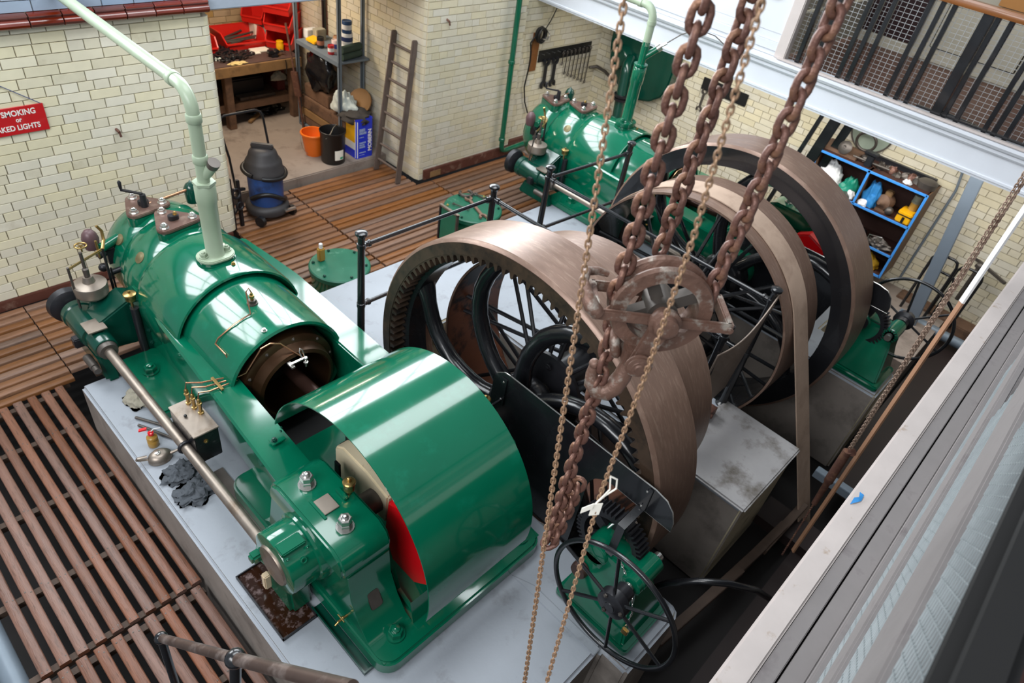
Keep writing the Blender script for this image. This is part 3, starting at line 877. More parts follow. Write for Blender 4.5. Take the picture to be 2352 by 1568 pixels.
    for (yc, x0, zt) in ((4.68, 1.72, 1.35), (5.06, 1.66, 1.305)):
        tri = []
        for q in (100, 220, 340):
            tri += arc(x0 + .135 * cos(radians(q)), yc + .13 * sin(radians(q)), .055, q - 60, q + 60, 4)
        G().prism(tri, 'z', zt - .12, zt - .012).build('valve_boss', GREEN, e, bevel=.01)
        cp = G().prism(tri, 'z', zt - .012, zt + .014).build('valve_cover', M('bare_brown_cover', '6a5148', .35, .4, .15, 8, stain=('8c776b', .5, .7, 9)), e, bevel=.005)
        for q in (100, 220, 340):
            G().nut((x0 + .135 * cos(radians(q)), yc + .13 * sin(radians(q)), zt + .014), (0, 0, 1), .026, .036).build('nut', BSTEEL, cp, smooth=30)
        v = G().prism(rrect(x0 - .035, x0 + .045, yc - .03, yc + .03, .028, 4), 'z', zt + .014, zt + .05)
        v.build('valve_cap', BLACKIRON, cp, bevel=.004)
        G().nut((x0 + .02, yc, zt + .05), (0, 0, 1), .013, .02).build('valve_nut', BRASS if yc < 5 else BLACKIRON, cp, smooth=30)
    # crank handle and lever on the rear cover
    h = G().cyl((1.66, 5.03, 1.3), (1.66, 5.03, 1.42), .03, .022).bar((1.66, 5.03, 1.425), (1.56, 5.16, 1.425), .022, .012)
    h.lathe((1.56, 5.16, 1.43), (0, 0, 1), [(0, .008), (.012, .012), (.06, .014), (.07, .008), (.072, 0)], 10)
    h.build('hand_crank', BLACKIRON, e)
    G().cyl((1.7, 5.06, 1.31), (2.1, 5.2, 1.27), .012).build('lever', COPPER, e)
    G().lathe((2.1, 5.2, 1.15), (0, 0, 1), [(0, .05), (.12, .06), (.16, .04), (.18, .012), (.2, 0)], 18).build('relief_valve', DGREEN, e)
    # maker discs on the flanks of the heads
    for y, t in ((4.62, 138), (4.98, 142), ):
        n_ = V((cos(radians(t)), 0, sin(radians(t))))
        r_ = .442 if y < 4.8 else .420
        c = V((CX, y, CZ)) + n_ * r_
        dd = G().lathe(c - n_ * .012, n_, [(0, .045), (.016, .045), (.018, .04), (.018, .03), (.021, .026), (.021, 0)], 24)
        dd.build('maker_disc', M('tarnished_disc', '7a7050', .45, .5, .2, 14), e)
    # square neck and pipe flange on top of the barrel
    G().prism(rrect(1.60, 1.86, 3.96, 4.16, .09, 5), 'z', 1.30, 1.375).build('inlet_boss', GREEN, e, bevel=.012)
    # lubricator on the jacket
    lu = G().lathe((1.70, 3.53, 1.305), (0, 0, 1), [(0, .038), (.012, .036)], 18).lathe((1.70, 3.53, 1.317), (0, 0, 1), [(0, .028), (.022, .028)], 6)
    lu.build('lubricator_seat', DSTEEL, e)
    G().lathe((1.70, 3.53, 1.339), (0, 0, 1), [(0, .012), (.02, .012), (.022, .018), (.036, .018), (.038, .010), (.055, .009), (.06, .004)], 12).build('lubricator', BRASS, e)
    G().nut((1.62, 3.25, 1.295), (0, 0, 1), .014, .02).build('jacket_nut', BSTEEL, e, smooth=30)
    G().nut((1.79, 3.93, 1.362), (0, 0, 1), .012, .016).build('jacket_nut', BRASS, e, smooth=30)
    # body between the rails and below the barrel
    G().prism([(1.30, .46), (1.30, .98), (2.2, .98), (2.2, .46)], 'y', 3.5, 4.6).build('jacket_skirt', GREEN, e, bevel=.01)
    G().prism(rrect(1.0, 1.32, 3.72, 4.42, .05, 4), 'z', .42, .5).build('side_foot', GREEN, e, bevel=.014)
    G().nut((1.16, 4.17, .5), (0, 0, 1), .046, .06).build('foundation_nut', GREEN, e, smooth=30)
    G().prism(rrect(2.18, 2.46, 3.72, 4.42, .05, 4), 'z', .42, .5).build('side_foot', GREEN, e, bevel=.014)
    # side shaft with its bearings and skew gear cover
    SX, SZ = .965, .70
    G().cyl((SX, 2.16, SZ), (SX, 4.36, SZ), .034, n=16).build('side_shaft', STEEL, e)
    G().torus((SX, 3.17, SZ), (0, 1, 0), .04, .012, 16, 8).build('shaft_band', BLACKIRON, e)
    gb = G().lathe((.885, KY, .9), (1, 0, 0), [(0, .165), (.005, .185), (.015, .19), (.16, .19), (.165, .205), (.20, .215), (.225, .215), (.23, .2)], 40)
    gb.build('gear_cover', GREEN, e, smooth=30)
    G().lathe((.872, KY, .9), (1, 0, 0), [(0, 0), (0, .118), (.012, .124), (.014, .124)], 36).build('end_disc', STEEL, e, label='bare steel end disc of the gear cover')
    G().box(.89, 1.03, KY - .10, KY - .02, 1.07, 1.10).build('cover_joint', GREEN, e, bevel=.006)
    for x in (.905, 1.02):
        G().nut((x, KY - .115, 1.075), (0, -1, 0), .011, .012, washer=False).build('joint_screw', GREEN, e)
    G().torus((.98, KY - .15, 1.03), (0, -1, .6), .014, .005, 16, 6).build('hook', GREEN, e)
    G().lathe((SX, 2.10, SZ), (0, 1, 0), [(0, .06), (.1, .075), (.12, .06), (.14, .05)], 24).build('shaft_bearing', GREEN, e)
    G().prism([(1.90, .42), (1.92, .62), (1.86, .74), (2.1, .74), (2.14, .6), (2.22, .42)], 'x', .92, 1.06).build('gear_bracket', GREEN, e, bevel=.02)
    G().box(.83, .90, 2.10, 2.16, .78, .84).build('pinned_lug', GREEN, e, bevel=.012)
    G().box(.845, .885, 2.02, 2.06, .62, .74).build('tag', M('cream_tag', 'cdb99a', .5, 0, .1, 9), e, bevel=.006)
    # valve gear end: housing, cam drum, governor pot
    vh = G().lathe((SX, 4.34, SZ), (0, 1, 0), [(0, .078), (.01, .082), (.17, .084), (.175, .10), (.2, .106), (.46, .106), (.47, .115), (.52, .115), (.53, .1)], 32)
    vh.build('valve_gear_housing', DGREEN, e, smooth=30)
    G().lathe((SX, 4.30, SZ), (0, 1, 0), [(0, .062), (.04, .07), (.05, .06)], 24).build('shaft_collar', DSTEEL, e)
    G().lathe((SX - .02, 4.90, SZ + .02), (0, 1, 0), [(0, .09), (.03, .135), (.08, .145), (.09, .13), (.1, .06), (.14, .05)], 28).build('cam_drum', BLACKIRON, e)
    G().box(.90, 1.03, 4.43, 4.58, .80, .812).build('gear_name_plate', STEEL, e, bevel=.002)
    G().cyl((.86, 4.36, .56), (.86, 4.50, .56), .032, n=14).cyl((.86, 4.31, .56), (.86, 4.36, .56), .025, n=14).build('roller', DSTEEL, e)
    G().box(.82, .90, 4.55, 4.62, .62, .70).build('roller_bracket', BLACKIRON, e, bevel=.008)
    G().prism([(.98, .56), (1.36, .50), (1.36, .86), (1.22, .92), (.98, .80)], 'y', 4.50, 4.72).build('valve_gear_bracket', DGREEN, e, bevel=.012)
    G().box(1.22, 1.36, 4.42, 4.50, .46, .90).build('bracket_plate', DGREEN, e, bevel=.01)
    for z in (.56, .68):
        G().nut((1.29, 4.42, z), (0, -1, 0), .018, .024).build('bracket_nut', DGREEN, e, smooth=30)
    G().prism([(4.30, .42), (4.80, .42), (4.72, .60), (4.4, .60)], 'x', .90, 1.0).build('gear_foot', DGREEN, e, bevel=.02)
    gx, gy = 1.075, 4.75
    G().lathe((gx, gy, .78), (0, 0, 1), [(0, .05), (.02, .052), (.04, .04), (.08, .042), (.1, .055), (.12, .07)], 24).build('governor_column', DGREEN, e)
    G().lathe((gx, gy, .89), (0, 0, 1), [(0, .04), (.01, .104), (.025, .112), (.095, .115), (.105, .112), (.118, .06), (.12, .043), (.165, .032), (.166, 0)], 36).build('governor_pot', STEEL, e, smooth=25, label='turned steel governor pot')
    G().cyl((gx, gy, 1.05), (gx, gy, 1.26), .012).lathe((gx, gy, 1.06), (0, 0, 1), [(0, .02), (.06, .022), (.07, .012)], 12).build('governor_spindle', DSTEEL, e)
    hw = G().torus((gx + .02, gy + .02, 1.30), (0, 0, 1), .038, .006, 24, 8)
    for k in range(4):
        t = pi * k / 2 + .4
        hw.cyl((gx + .02, gy + .02, 1.30), (gx + .02 + .036 * cos(t), gy + .02 + .036 * sin(t), 1.30), .004, n=6)
    hw.cyl((gx + .02, gy + .02, 1.25), (gx + .02, gy + .02, 1.305), .006, n=8)
    hw.build('governor_hand_wheel', BRASS, e)
    for dz in (-.006, .006):
        G().cyl((gx - .11, gy - .03, 1.175 + dz), (gx + .16, gy + .06, 1.20 + dz), .0045, n=8).build('governor_link', BRASS, e)
    G().cyl((gx - .11, gy - .03, 1.19), (gx - .10, gy + .02, .72), .009, n=10).build('governor_rod', DSTEEL, e)
    lv = [V((gx + .16, gy + .06, 1.20)), V((gx + .20, gy + .12, 1.23)), V((gx + .21, gy + .15, 1.29)), V((gx + .185, gy + .15, 1.34))]
    G().tube(lv, .012, 8, flat=.6).build('trip_lever', BRASS, e)
    G().cyl((gx + .13, gy + .06, 1.14), (gx + .13, gy + .06, 1.28), .008).build('trip_pin', BRASS, e)
    G().lathe((gx + .16, gy + .30, 1.08), (0, 0, 1), [(0, .05), (.08, .06), (.12, .05), (.15, .028), (.16, 0)], 20).build('magneto', M('maroon_casting', '5a4245', .4, .1, .15, 8), e)
    G().cyl((gx + .16, gy + .06, .8), (gx + .16, gy + .06, 1.2), .010, n=10).cyl((gx + .19, gy + .1, .75), (gx + .19, gy + .1, 1.0), .007, n=8).build('push_rod', BLACKIRON, e)
    ig_ = G().box(1.30, 1.40, 4.98, 5.08, .94, 1.06).cyl((1.24, 5.0, 1.03), (1.36, 5.02, 1.05), .03).cyl((1.26, 4.9, .92), (1.36, 4.9, .93), .022).sphere((1.24, 4.94, .96), .035, 10)
    ig_.build('igniter', BLACKIRON, e)
    G().cyl((1.27, 4.98, 1.1), (1.42, 5.03, 1.12), .035, n=16).build('pipe_stub', GREEN, e)
    oc = G().cyl((1.235, 4.46, .90), (1.235, 4.46, .945), .01).lathe((1.235, 4.46, .945), (0, 0, 1), [(0, .01), (.012, .036), (.05, .04), (.055, .044), (.066, .044), (.07, .034), (.072, .01), (.09, .008)], 20)
    oc.build('oil_cup', BRASS, e)
    G().cyl((1.235, 4.43, .5), (1.235, 4.43, .9), .03, n=14).build('oil_column', BLACKIRON, e)
    # mechanical lubricator box with three brass feeds and their pipes
    G().box(.995, 1.15, 3.07, 3.40, .60, .845).build('oil_pump_box', BLACK, e, bevel=.004)
    G().box(.99, 1.155, 3.065, 3.405, .845, .857).build('oil_pump_lid', STEEL, e, bevel=.003)
    G().sphere((1.035, 3.26, .868), .011, 10).build('filler_knob', BLACK, e)
    G().nut((1.06, 3.07, .78), (0, -1, 0), .012, .012).build('box_stud', BRASS, e)
    pts3 = []
    for k, (x, y) in enumerate(((1.105, 3.36), (1.115, 3.30), (1.125, 3.235))):
        G().lathe((x, y, .857), (0, 0, 1), [(0, .018), (.012, .018), (.014, .011), (.04, .012), (.075, .013), (.08, .017), (.092, .017), (.096, .010), (.11, .010), (.112, .014), (.122, .012), (.13, .003)], 12).build('feed_glass', BRASS, e)
        top = V((x, y, .985))
        e1 = V((1.20, 3.22 + .05 * (1 - k) + .06, 1.012)); e2 = V((1.38, 3.245 + .025 * (1 - k), 1.012))
        P3 = [top, top + V((.01, 0, .05)), e1, e2]
        if k == 0:
            P3 += [V((1.40, 3.28, 1.04)), V((1.385, 3.34, 1.148)), V((1.384, 3.47, 1.148)), V((1.41, 3.475, 1.18)), V((1.523, 3.45, 1.266)), V((1.632, 3.435, 1.31)), V((1.655, 3.50, 1.36)), V((1.67, 3.54, 1.41)), V((1.69, 3.54, 1.43)), V((1.70, 3.53, 1.40))]
        elif k == 1:
            P3 += [V((1.44, 3.20, 1.06)), V((1.54, 3.16, 1.245)), V((1.60, 3.15, 1.265)), V((1.665, 3.14, 1.24)), V((1.73, 3.10, 1.165)), V((1.77, 3.04, 1.13))]
        else:
            P3 += [V((1.40, 3.24, .98)), V((1.42, 3.24, .9))]
        G().tube(P3, .0052, 6).build('oil_pipe', COPPER, e)
    G().box(1.26, 1.278, 3.19, 3.33, 1.008, 1.022).build('pipe_clip', BRASS, e, bevel=.002)
    sf = G().lathe((1.77, 3.02, 1.07), (0, 0, 1), [(0, .006), (.03, .008), (.032, .016), (.042, .016), (.045, .009), (.065, .012), (.07, .016), (.08, .014), (.085, .006)], 10)
    sf.box(1.66, 1.77, 3.015, 3.03, 1.14, 1.15).box(1.655, 1.68, 3.0, 3.06, 1.12, 1.135)
    sf.tube([(1.77, 3.03, 1.15), (1.765, 3.05, 1.2), (1.755, 3.06, 1.21), (1.745, 3.05, 1.19), (1.75, 3.03, 1.15)], .004, 6)
    sf.build('sight_feed', BSTEEL, e)
    return e


eng = make_engine()
# oil tray below the gear cover of the first engine
tr_ = G().box(.80, 1.02, 1.80, 2.31, .421, .426).box(.80, .806, 1.80, 2.31, .421, .445).box(.80, 1.02, 1.80, 1.806, .421, .445).box(.80, 1.02, 2.304, 2.31, .421, .445).box(1.014, 1.02, 1.80, 2.31, .421, .445)
tr_ = tag(tr_.build('oil_tray', BLACKIRON), 'shallow oily drip tray under the steel faced gear cover', 'tray')
G().box(.807, 1.013, 1.807, 2.303, .426, .431).build('oil', OILPOOL, tr_)
e2 = copy_tree(eng, None, (4.9, 0, 0))
e2['label'] = 'green horizontal engine at the back with its flywheel on the near side'


# ------------------------------------------------------------------ flywheels and pulleys
WZ = .9


def flywheel(x0, x1, ends, label, toothed, curl=1.):
    f = thing('flywheel', label, 'flywheel', ((x0 + x1) / 2, KY, WZ))
    o = (x0, KY, WZ); wdt = x1 - x0
    G().lathe(o, (1, 0, 0), [(.012, 1.19), (0, 1.2), (0, 1.262), (.012, 1.28), (.02, 1.286), (wdt - .02, 1.286), (wdt - .012, 1.28), (wdt, 1.262), (wdt, 1.2), (wdt - .012, 1.19), (.012, 1.19)], 128, cap=False).build('rim', RIM, f, smooth=30)
    # rim face towards the engine
    G().lathe(o, (1, 0, 0), [(-.004, 1.185), (-.004, 1.262)], 128, cap=False).build('rim_face', RIMEDGE if toothed else BLACK, f)
    if toothed:
        n = 110; g = G(); og = []; ig = []
        for k in range(n):
            a = 2 * pi * k / n; da = 2 * pi / n
            for q, r in ((-.5, 1.178), (-.27, 1.174), (-.15, 1.138), (-.06, 1.13), (.06, 1.13), (.15, 1.138), (.27, 1.174)):
                og.append((KY + 1.2 * cos(a + q * da), WZ + 1.2 * sin(a + q * da))); ig.append((KY + r * cos(a + q * da), WZ + r * sin(a + q * da)))
        g.strip(og, ig, 'x', x0 + .0, x0 + .105, closed=True)
        t = g.build('barring_teeth', RIMEDGE, f, smooth=25)
    else:
        G().lathe(o, (1, 0, 0), [(0, 1.10), (-.002, 1.16), (-.003, 1.2)], 128, cap=False).build('inner_flange', BLACK, f)
    xm = (x0 + x1) / 2
    G().lathe((x0 + .06, KY, WZ), (1, 0, 0), [(0, .08), (0, .17), (.04, .2), (.08, .23), (wdt - .2, .23), (wdt - .12, .18), (wdt - .1, .08)], 32).build('hub', BLACK, f)
    tab = [(0.20, 40), (.37, 38), (.48, 35), (.59, 31), (.70, 27), (.80, 22), (.89, 17), (.97, 11.5), (1.04, 6), (1.09, 2.5), (1.15, 0)]
    for q in ends:
        pts = []; rs = []
        for r, off in tab:
            a = radians(q - off * curl); pts.append((xm, KY + r * cos(a), WZ + r * sin(a)))
            rs.append(.062 if r > .3 else .075)
        rs[-1] = .085; rs[-2] = .07
        G().tube(pts, rs, 14, flat=.85).build('arm', BLACK, f, smooth=60)
    G().lathe((x0 + .03, KY, WZ), (1, 0, 0), [(.06, 1.19), (.1, 1.11), (wdt - .16, 1.11), (wdt - .12, 1.19)], 96, cap=False).build('inner_rim', BLACK, f, smooth=40)
    return f


flywheel(2.575, 3.005, (22, 73, 124, 172, 232, 300), 'brown rimmed flywheel with inside gear teeth beside the foreground engine', True)
flywheel(5.40, 5.83, (35, 95, 155, 215, 275, 335), 'brown rimmed flywheel with thick black arms beside the far engine', False, .8)


def pulley(x0, x1, label, n, mt, rim_mt, r=1.04, lining=None):
    f = thing('belt_pulley', label, 'pulley', ((x0 + x1) / 2, KY, WZ)); wdt = x1 - x0
    G().lathe((x0, KY, WZ), (1, 0, 0), [(.0, r - .022), (0, r - .004), (wdt * .5, r), (wdt, r - .004), (wdt, r - .022), (0, r - .022)], 112, cap=False).build('rim', rim_mt, f, smooth=30)
    G().lathe((x0 + .004, KY, WZ), (1, 0, 0), [(0, r - .026), (wdt - .008, r - .026)], 112, cap=False).build('rim_lining', lining or mt, f)
    G().lathe((x0 + .02, KY, WZ), (1, 0, 0), [(0, .08), (0, .20), (.03, .31), (.06, .31), (.1, .16), (wdt - .14, .16), (wdt - .11, .25), (wdt - .07, .25), (wdt - .04, .19), (wdt - .04, .08)], 40).build('hub', mt, f, smooth=30)
    for k in range(8):
        t = 2 * pi * k / 8
        G().nut((x0 + .03, KY + .24 * cos(t), WZ + .24 * sin(t)), (-1, 0, 0), .028, .03, washer=False).build('hub_bolt', mt, f, smooth=30)
    for k in range(n):
        a = 2 * pi * (k + .5) / n; row = k % 2
        xh = x0 + .07 if row == 0 else x1 - .09; xr = x0 + wdt * (.30 if row else .70)
        a2 = a + (.12 if (k // 2) % 2 else -.12)
        G().cyl((xh, KY + .2 * cos(a), WZ + .2 * sin(a)), (xr, KY + (r - .02) * cos(a2), WZ + (r - .02) * sin(a2)), .0165, n=8).build('spoke', mt, f)
    return f


pulley(3.02, 3.60, 'wide brown drum pulley beside the toothed flywheel', 32, BLACKIRON, RIM, lining=M('rust_brown_lining', '74452f', .55, .1, .15, 5, stain=('1c1b1c', .5, .56, 1.6)))
pulley(4.70, 5.29, 'brown spoked pulley carrying the flat belt', 28, BLACK, RIM)
# flat belt over the far pulley, both strands dropping into the pit
a = [radians(t) for t in range(0, 157, 4)]
ro, ri = 1.050, 1.042
out_ = [(KY + ro - .3, -.58), (KY + ro - .012, .75)] + [(KY + ro * cos(t), WZ + ro * sin(t)) for t in a] + [(.70, .68), (.40, .05), (.04, -.72)]
inn = [(KY + ri - .3, -.58), (KY + ri - .012, .75)] + [(KY + ri * cos(t), WZ + ri * sin(t)) for t in a] + [(.708, .676), (.408, .046), (.048, -.724)]
bt = G().strip(out_, inn, 'x', 4.83, 5.07).build('drive_belt', BELT, smooth=60)
tag(bt, 'wide pale canvas belt running over the far pulley and down into the pit', 'belt')
# black splash sheet beside the toothed flywheel
g2 = thing('splash_guard', 'black splash sheet with rounded end right of the far flywheel', 'guard', (5.89, 1.3, .42))
g2s = [(2.02, .43), (2.02, 1.30), (1.94, 1.40), (.76, 1.412), (.68, 1.395), (.63, 1.35), (.60, 1.28), (.595, 1.21), (.80, 1.21), (.98, 1.215), (1.165, .43)]
G().prism(g2s, 'x', 5.885, 5.893).build('sheet', BLACK, g2)
G().tube([(5.889, y, z) for y, z in g2s[2:9]], .0045, 6).build('bright_edge', BSTEEL, g2)
gs = thing('splash_guard', 'flat black splash sheet with bright edge in front of the toothed flywheel', 'guard', (2.5, 1.3, .42))
pol = [(2.02, .43), (2.02, 1.30), (2.0, 1.36), (1.94, 1.405), (1.88, 1.412), (.76, 1.412), (.68, 1.395), (.63, 1.35), (.60, 1.28), (.595, 1.21), (.80, 1.21), (.98, 1.215)] + \
      [(1.0 + .16 * sin(radians(t)), 1.055 + .16 * cos(radians(t))) for t in (10, 30, 50, 70, 90)] + [(1.165, .43)]
G().prism(pol, 'x', 2.515, 2.523).build('sheet', BLACK, gs)
G().tube([(2.519, y, z) for y, z in pol[2:12]], .0045, 6).build('bright_edge', BSTEEL, gs)
G().box(2.505, 2.514, 1.90, 1.95, 1.14, 1.37).build('cleat', BLACK, gs, bevel=.002)
for z in (1.19, 1.34):
    G().lathe((2.505, 1.925, z), (-1, 0, 0), [(0, .008), (.004, .006), (.006, 0)], 8).build('rivet', BSTEEL, gs)
G().cyl((2.40, 1.93, 1.17), (2.51, 1.93, 1.17), .010).build('stay', BLACK, gs)
G().box(2.503, 2.514, .77, .795, 1.21, 1.40).build('cleat', BLACK, gs, bevel=.002)
for z in (1.24, 1.37):
    G().lathe((2.505, .80, z), (-1, 0, 0), [(0, .008), (.004, .006), (.006, 0)], 8).build('rivet', BSTEEL, gs)
G().bar((2.51, .80, 1.22), (2.33, .80, 1.20), .05, .006).bar((2.335, .80, 1.20), (2.335, .80, .98), .05, .006, up=(1, 0, 0)).bar((2.335, .80, .985), (2.30, .80, .965), .05, .006).build('bracket', BLACK, gs)


# ------------------------------------------------------------------ barring gear pedestals
def spur(g, x0, x1, yc, zc, r, n, depth):
    og = []
    for k in range(n):
        a = 2 * pi * k / n; da = 2 * pi / n
        for q, rr in ((-.5, r - depth), (-.28, r - depth), (-.16, r), (.16, r), (.28, r - depth)):
            og.append((yc + rr * cos(a + q * da), zc + rr * sin(a + q * da)))
    ig = [(yc + (r - depth - .03) * (p[0] - yc) / hypot(p[0] - yc, p[1] - zc), zc + (r - depth - .03) * (p[1] - zc) / hypot(p[0] - yc, p[1] - zc)) for p in og]
    return g.strip(og, ig, 'x', x0, x1, closed=True)


def barring(mir, X0, label, Y0=.70, sc=1.):
    p = thing('barring_gear', label, 'machine', (X0, Y0, .42))
    sgn = -1 if mir else 1
    def T(g):
        return g.xf(lambda q: V((X0 + sgn * (q.x - 2.4), q.y - .70 + Y0, q.z)))
    # tapering pedestal with a foot and a bearing block
    T(G().prism(rrect(2.19, 2.66, .43, .99, .03, 3), 'z', .42, .475)).build('foot', GREEN, p, bevel=.012)
    g = G()
    secs = [(2.20, 2.62, .47, .96, .47), (2.22, 2.56, .50, .94, .62), (2.27, 2.50, .54, .93, .78), (2.30, 2.47, .58, .93, .90), (2.30, 2.47, .60, .92, .96)]
    vs_ = []
    for (a0, a1, b0, b1, z) in secs:
        vs_ += [(a0, b0, z), (a1, b0, z), (a1, b1, z), (a0, b1, z)]
    fs = [(0, 3, 2, 1), (16, 17, 18, 19)]
    for i in range(4):
        for k in range(4):
            fs.append((i * 4 + k, i * 4 + (k + 1) % 4, i * 4 + 4 + (k + 1) % 4, i * 4 + 4 + k))
    T(g.add(vs_, fs)).build('pedestal', GREEN, p, bevel=.014)
    T(G().lathe((2.28, .87, .90), (1, 0, 0), [(0, .07), (.01, .085), (.2, .085), (.21, .07)], 24).box(2.28, 2.49, .80, .94, .80, .88)).build('bearing_block', GREEN, p, bevel=.004)
    T(G().lathe((2.30, .60, .92), (1, 0, 0), [(0, .055), (.01, .068), (.2, .068), (.21, .05)], 24)).build('pinion_bearing', GREEN, p)
    T(G().cyl((2.1, .60, .92), (2.56, .60, .92), .030, n=16)).build('wheel_shaft', BSTEEL, p)
    T(G().lathe((2.26, .60, .92), (1, 0, 0), [(0, .05), (.01, .065), (.06, .065)], 20)).build('shaft_boss', GREEN, p)
    T(G().lathe((2.215, .90, .74), (1, 0, 0), [(0, .0), (.0, .05), (.02, .055), (.05, .055)], 20)).build('shaft_end', M('brown_shaft_end', '4a3731', .5, .4, .15, 6), p)
    gg = G(); spur(gg, 2.40 + .01, 2.505, .87, .90, .235, 46, .03)
    T(gg).build('spur_gear', BLACKIRON, p, smooth=25)
    sg = G()
    for k in range(5):
        t = 2 * pi * k / 5 + .5
        sg.bar((2.455, .87 + .06 * cos(t), .90 + .06 * sin(t)), (2.455, .87 + .18 * cos(t), .90 + .18 * sin(t)), .07, .025, up=(1, 0, 0))
    sg.cyl((2.41, .87, .90), (2.505, .87, .90), .07, n=20)
    T(sg).build('gear_arms', BLACKIRON, p)
    pg = G(); spur(pg, 2.42, 2.51, .60, .92, .062, 14, .018); pg.cyl((2.41, .60, .92), (2.51, .60, .92), .032)
    T(pg).build('pinion', BLACKIRON, p, smooth=25)
    # six armed hand wheel
    hy, hz, hx = .60, .92, 2.10
    T(G().torus((hx, hy, hz), (1, 0, 0), .40, .0155, 64, 12)).build('hand_wheel_rim', BLACK, p)
    T(G().lathe((hx - .03, hy, hz), (1, 0, 0), [(0, 0), (0, .03), (.006, .032), (.008, .045), (.012, .05), (.016, .088), (.07, .092), (.09, .06), (.16, .055)], 28)).build('hand_wheel_hub', BLACKIRON, p)
    for k in range(6):
        t = radians(20 + 60 * k)
        T(G().cyl((hx + .01, hy + .08 * cos(t), hz + .08 * sin(t)), (hx, hy + .4 * cos(t), hz + .4 * sin(t)), .011, n=8)).build('hand_wheel_spoke', BLACK, p)
    for k in range(3):
        t = radians(50 + 120 * k)
        T(G().nut((hx - .016, hy + .07 * cos(t), hz + .07 * sin(t)), (-1, 0, 0), .013, .014, washer=False)).build('hub_screw', DSTEEL, p)
    return p


bg = barring(False, 2.4, 'green barring pedestal with gear and black hand wheel at the front of the plinth')
barring(True, 6.20, 'green barring pedestal with hand wheel in the shade right of the far flywheel', .60)
# padlock and chain on the first one
pc = thing('padlock_chain', 'light padlock chain with brass padlock on the hand wheel hub', 'chain', (2.15, .52, .8))
path = [V((2.32, .72, .965)), V((2.29, .66, .95)), V((2.22, .55, .93)), V((2.17, .50, .88)), V((2.14, .49, .80)), V((2.13, .50, .70))]
tot = []
for i in range(len(path) - 1):
    for k in range(4):
        tot.append(path[i].lerp(path[i + 1], k / 4))
for i in range(len(tot) - 1):
    d = tot[i + 1] - tot[i]
    G().link((tot[i] + tot[i + 1]) / 2, d, V((1, .3, .2)) if i % 2 else V((0, .5, 1)), d.length * 1.35, .009, .0022, 3, 5).build('link', BSTEEL, pc)
G().box(2.115, 2.135, .46, .50, .74, .79).build('padlock', BRASS, pc, bevel=.005)
hl = G().tube([(2.72, .60, .36), (2.74, .52, .52), (2.8, .38, .66), (2.9, .24, .70), (3.1, .10, .58), (3.3, .0, .36), (3.42, -.06, .1)], .022, 12)
tag(hl.build('handrail_bend', BLACK, smooth=60), 'bent black tube handrail dipping into the pit at the foot of the plinth', 'handrail')

# ------------------------------------------------------------------ engine pipes
pp = thing('charging_pipe', 'pale green pipe rising from the foreground engine and bending to the wall', 'pipe', (1.73, 4.06, 1.38))
G().prism(rrect(1.60, 1.86, 3.965, 4.155, .09, 5), 'z', 1.377, 1.40).build('flange', PALEGREEN, pp, bevel=.006)
for x in (1.645, 1.815):
    G().nut((x, 4.06, 1.40), (0, 0, 1), .024, .036).build('flange_nut', PALEGREEN, pp, smooth=30)
G().lathe((1.73, 4.06, 1.40), (0, 0, 1), [(0, .066), (.01, .060), (.40, .062), (.42, .068), (.53, .068), (.545, .06), (.548, .048)], 28).build('stand_pipe', PALEGREEN, pp)
G().lathe((1.73, 4.06, 1.945), (0, 0, 1), [(0, .074), (.018, .074)], 6).build('hexagon', PALEGREEN, pp)
tb = [(1.73, 4.06, 1.93), (1.73, 4.06, 2.40)] + [(1.73, 4.06 + .14 * (1 - cos(radians(t))), 2.42 + .14 * sin(radians(t))) for t in range(0, 91, 15)] + [(1.73, 6.3, 2.56)]
G().tube(tb, .040, 16).build('pipe', PALEGREEN, pp, smooth=60)
for z in (2.09, 2.36):
    G().lathe((1.73, 4.06, z), (0, 0, 1), [(0, .044), (.006, .048), (.05, .048), (.056, .044)], 20).build('socket', PALEGREEN, pp)
G().lathe((1.73, 4.24, 2.56), (0, 1, 0), [(0, .044), (.006, .048), (.05, .048), (.056, .044)], 20).build('socket', PALEGREEN, pp)
G().lathe((1.73, 6.15, 2.56), (0, 1, 0), [(0, .05), (.01, .06), (.05, .06)], 20).build('socket', PALEGREEN, pp)
cp_ = G().tube([(1.73, 4.06, 1.99), (1.75, 4.03, 2.03), (1.765, 3.995, 2.08), (1.77, 3.985, 2.10)], .034, 14)
cp_.build('branch', PALEGREEN, pp, smooth=60)
G().lathe((1.768, 3.99, 2.085), (.15, -.5, .85), [(0, .036), (.03, .040), (.045, .040), (.046, .028), (.042, .0)], 20).build('plug', DSTEEL, pp)

p2 = thing('far_pipe', 'green pipe rising from the far engine and turning pale under the gallery beam', 'pipe', (6.62, 4.05, 1.38))
G().prism(rrect(6.50, 6.76, 3.965, 4.155, .09, 5), 'z', 1.377, 1.42).build('flange', GREEN, p2, bevel=.006)
for x in (6.545, 6.715):
    G().nut((x, 4.06, 1.42), (0, 0, 1), .024, .036).build('flange_nut', GREEN, p2, smooth=30)
G().lathe((6.63, 4.06, 1.42), (0, 0, 1), [(0, .075), (.02, .062), (.42, .064), (.44, .072), (.60, .072), (.615, .062), (.62, .05)], 24).build('stand_pipe', GREEN, p2)
G().lathe((6.63, 4.06, 2.04), (0, 0, 1), [(0, .076), (.02, .076), (.021, .042), (.25, .042)], 20).build('neck', GREEN, p2)
G().cyl((6.63, 4.06, 2.12), (6.72, 3.96, 2.24), .036, n=14).build('branch', GREEN, p2)
G().cyl((6.715, 3.965, 2.235), (6.74, 3.94, 2.27), .042, n=14).cyl((6.74, 3.94, 2.27), (6.77, 3.90, 2.31), .016, n=8).build('cap', BSTEEL, p2)
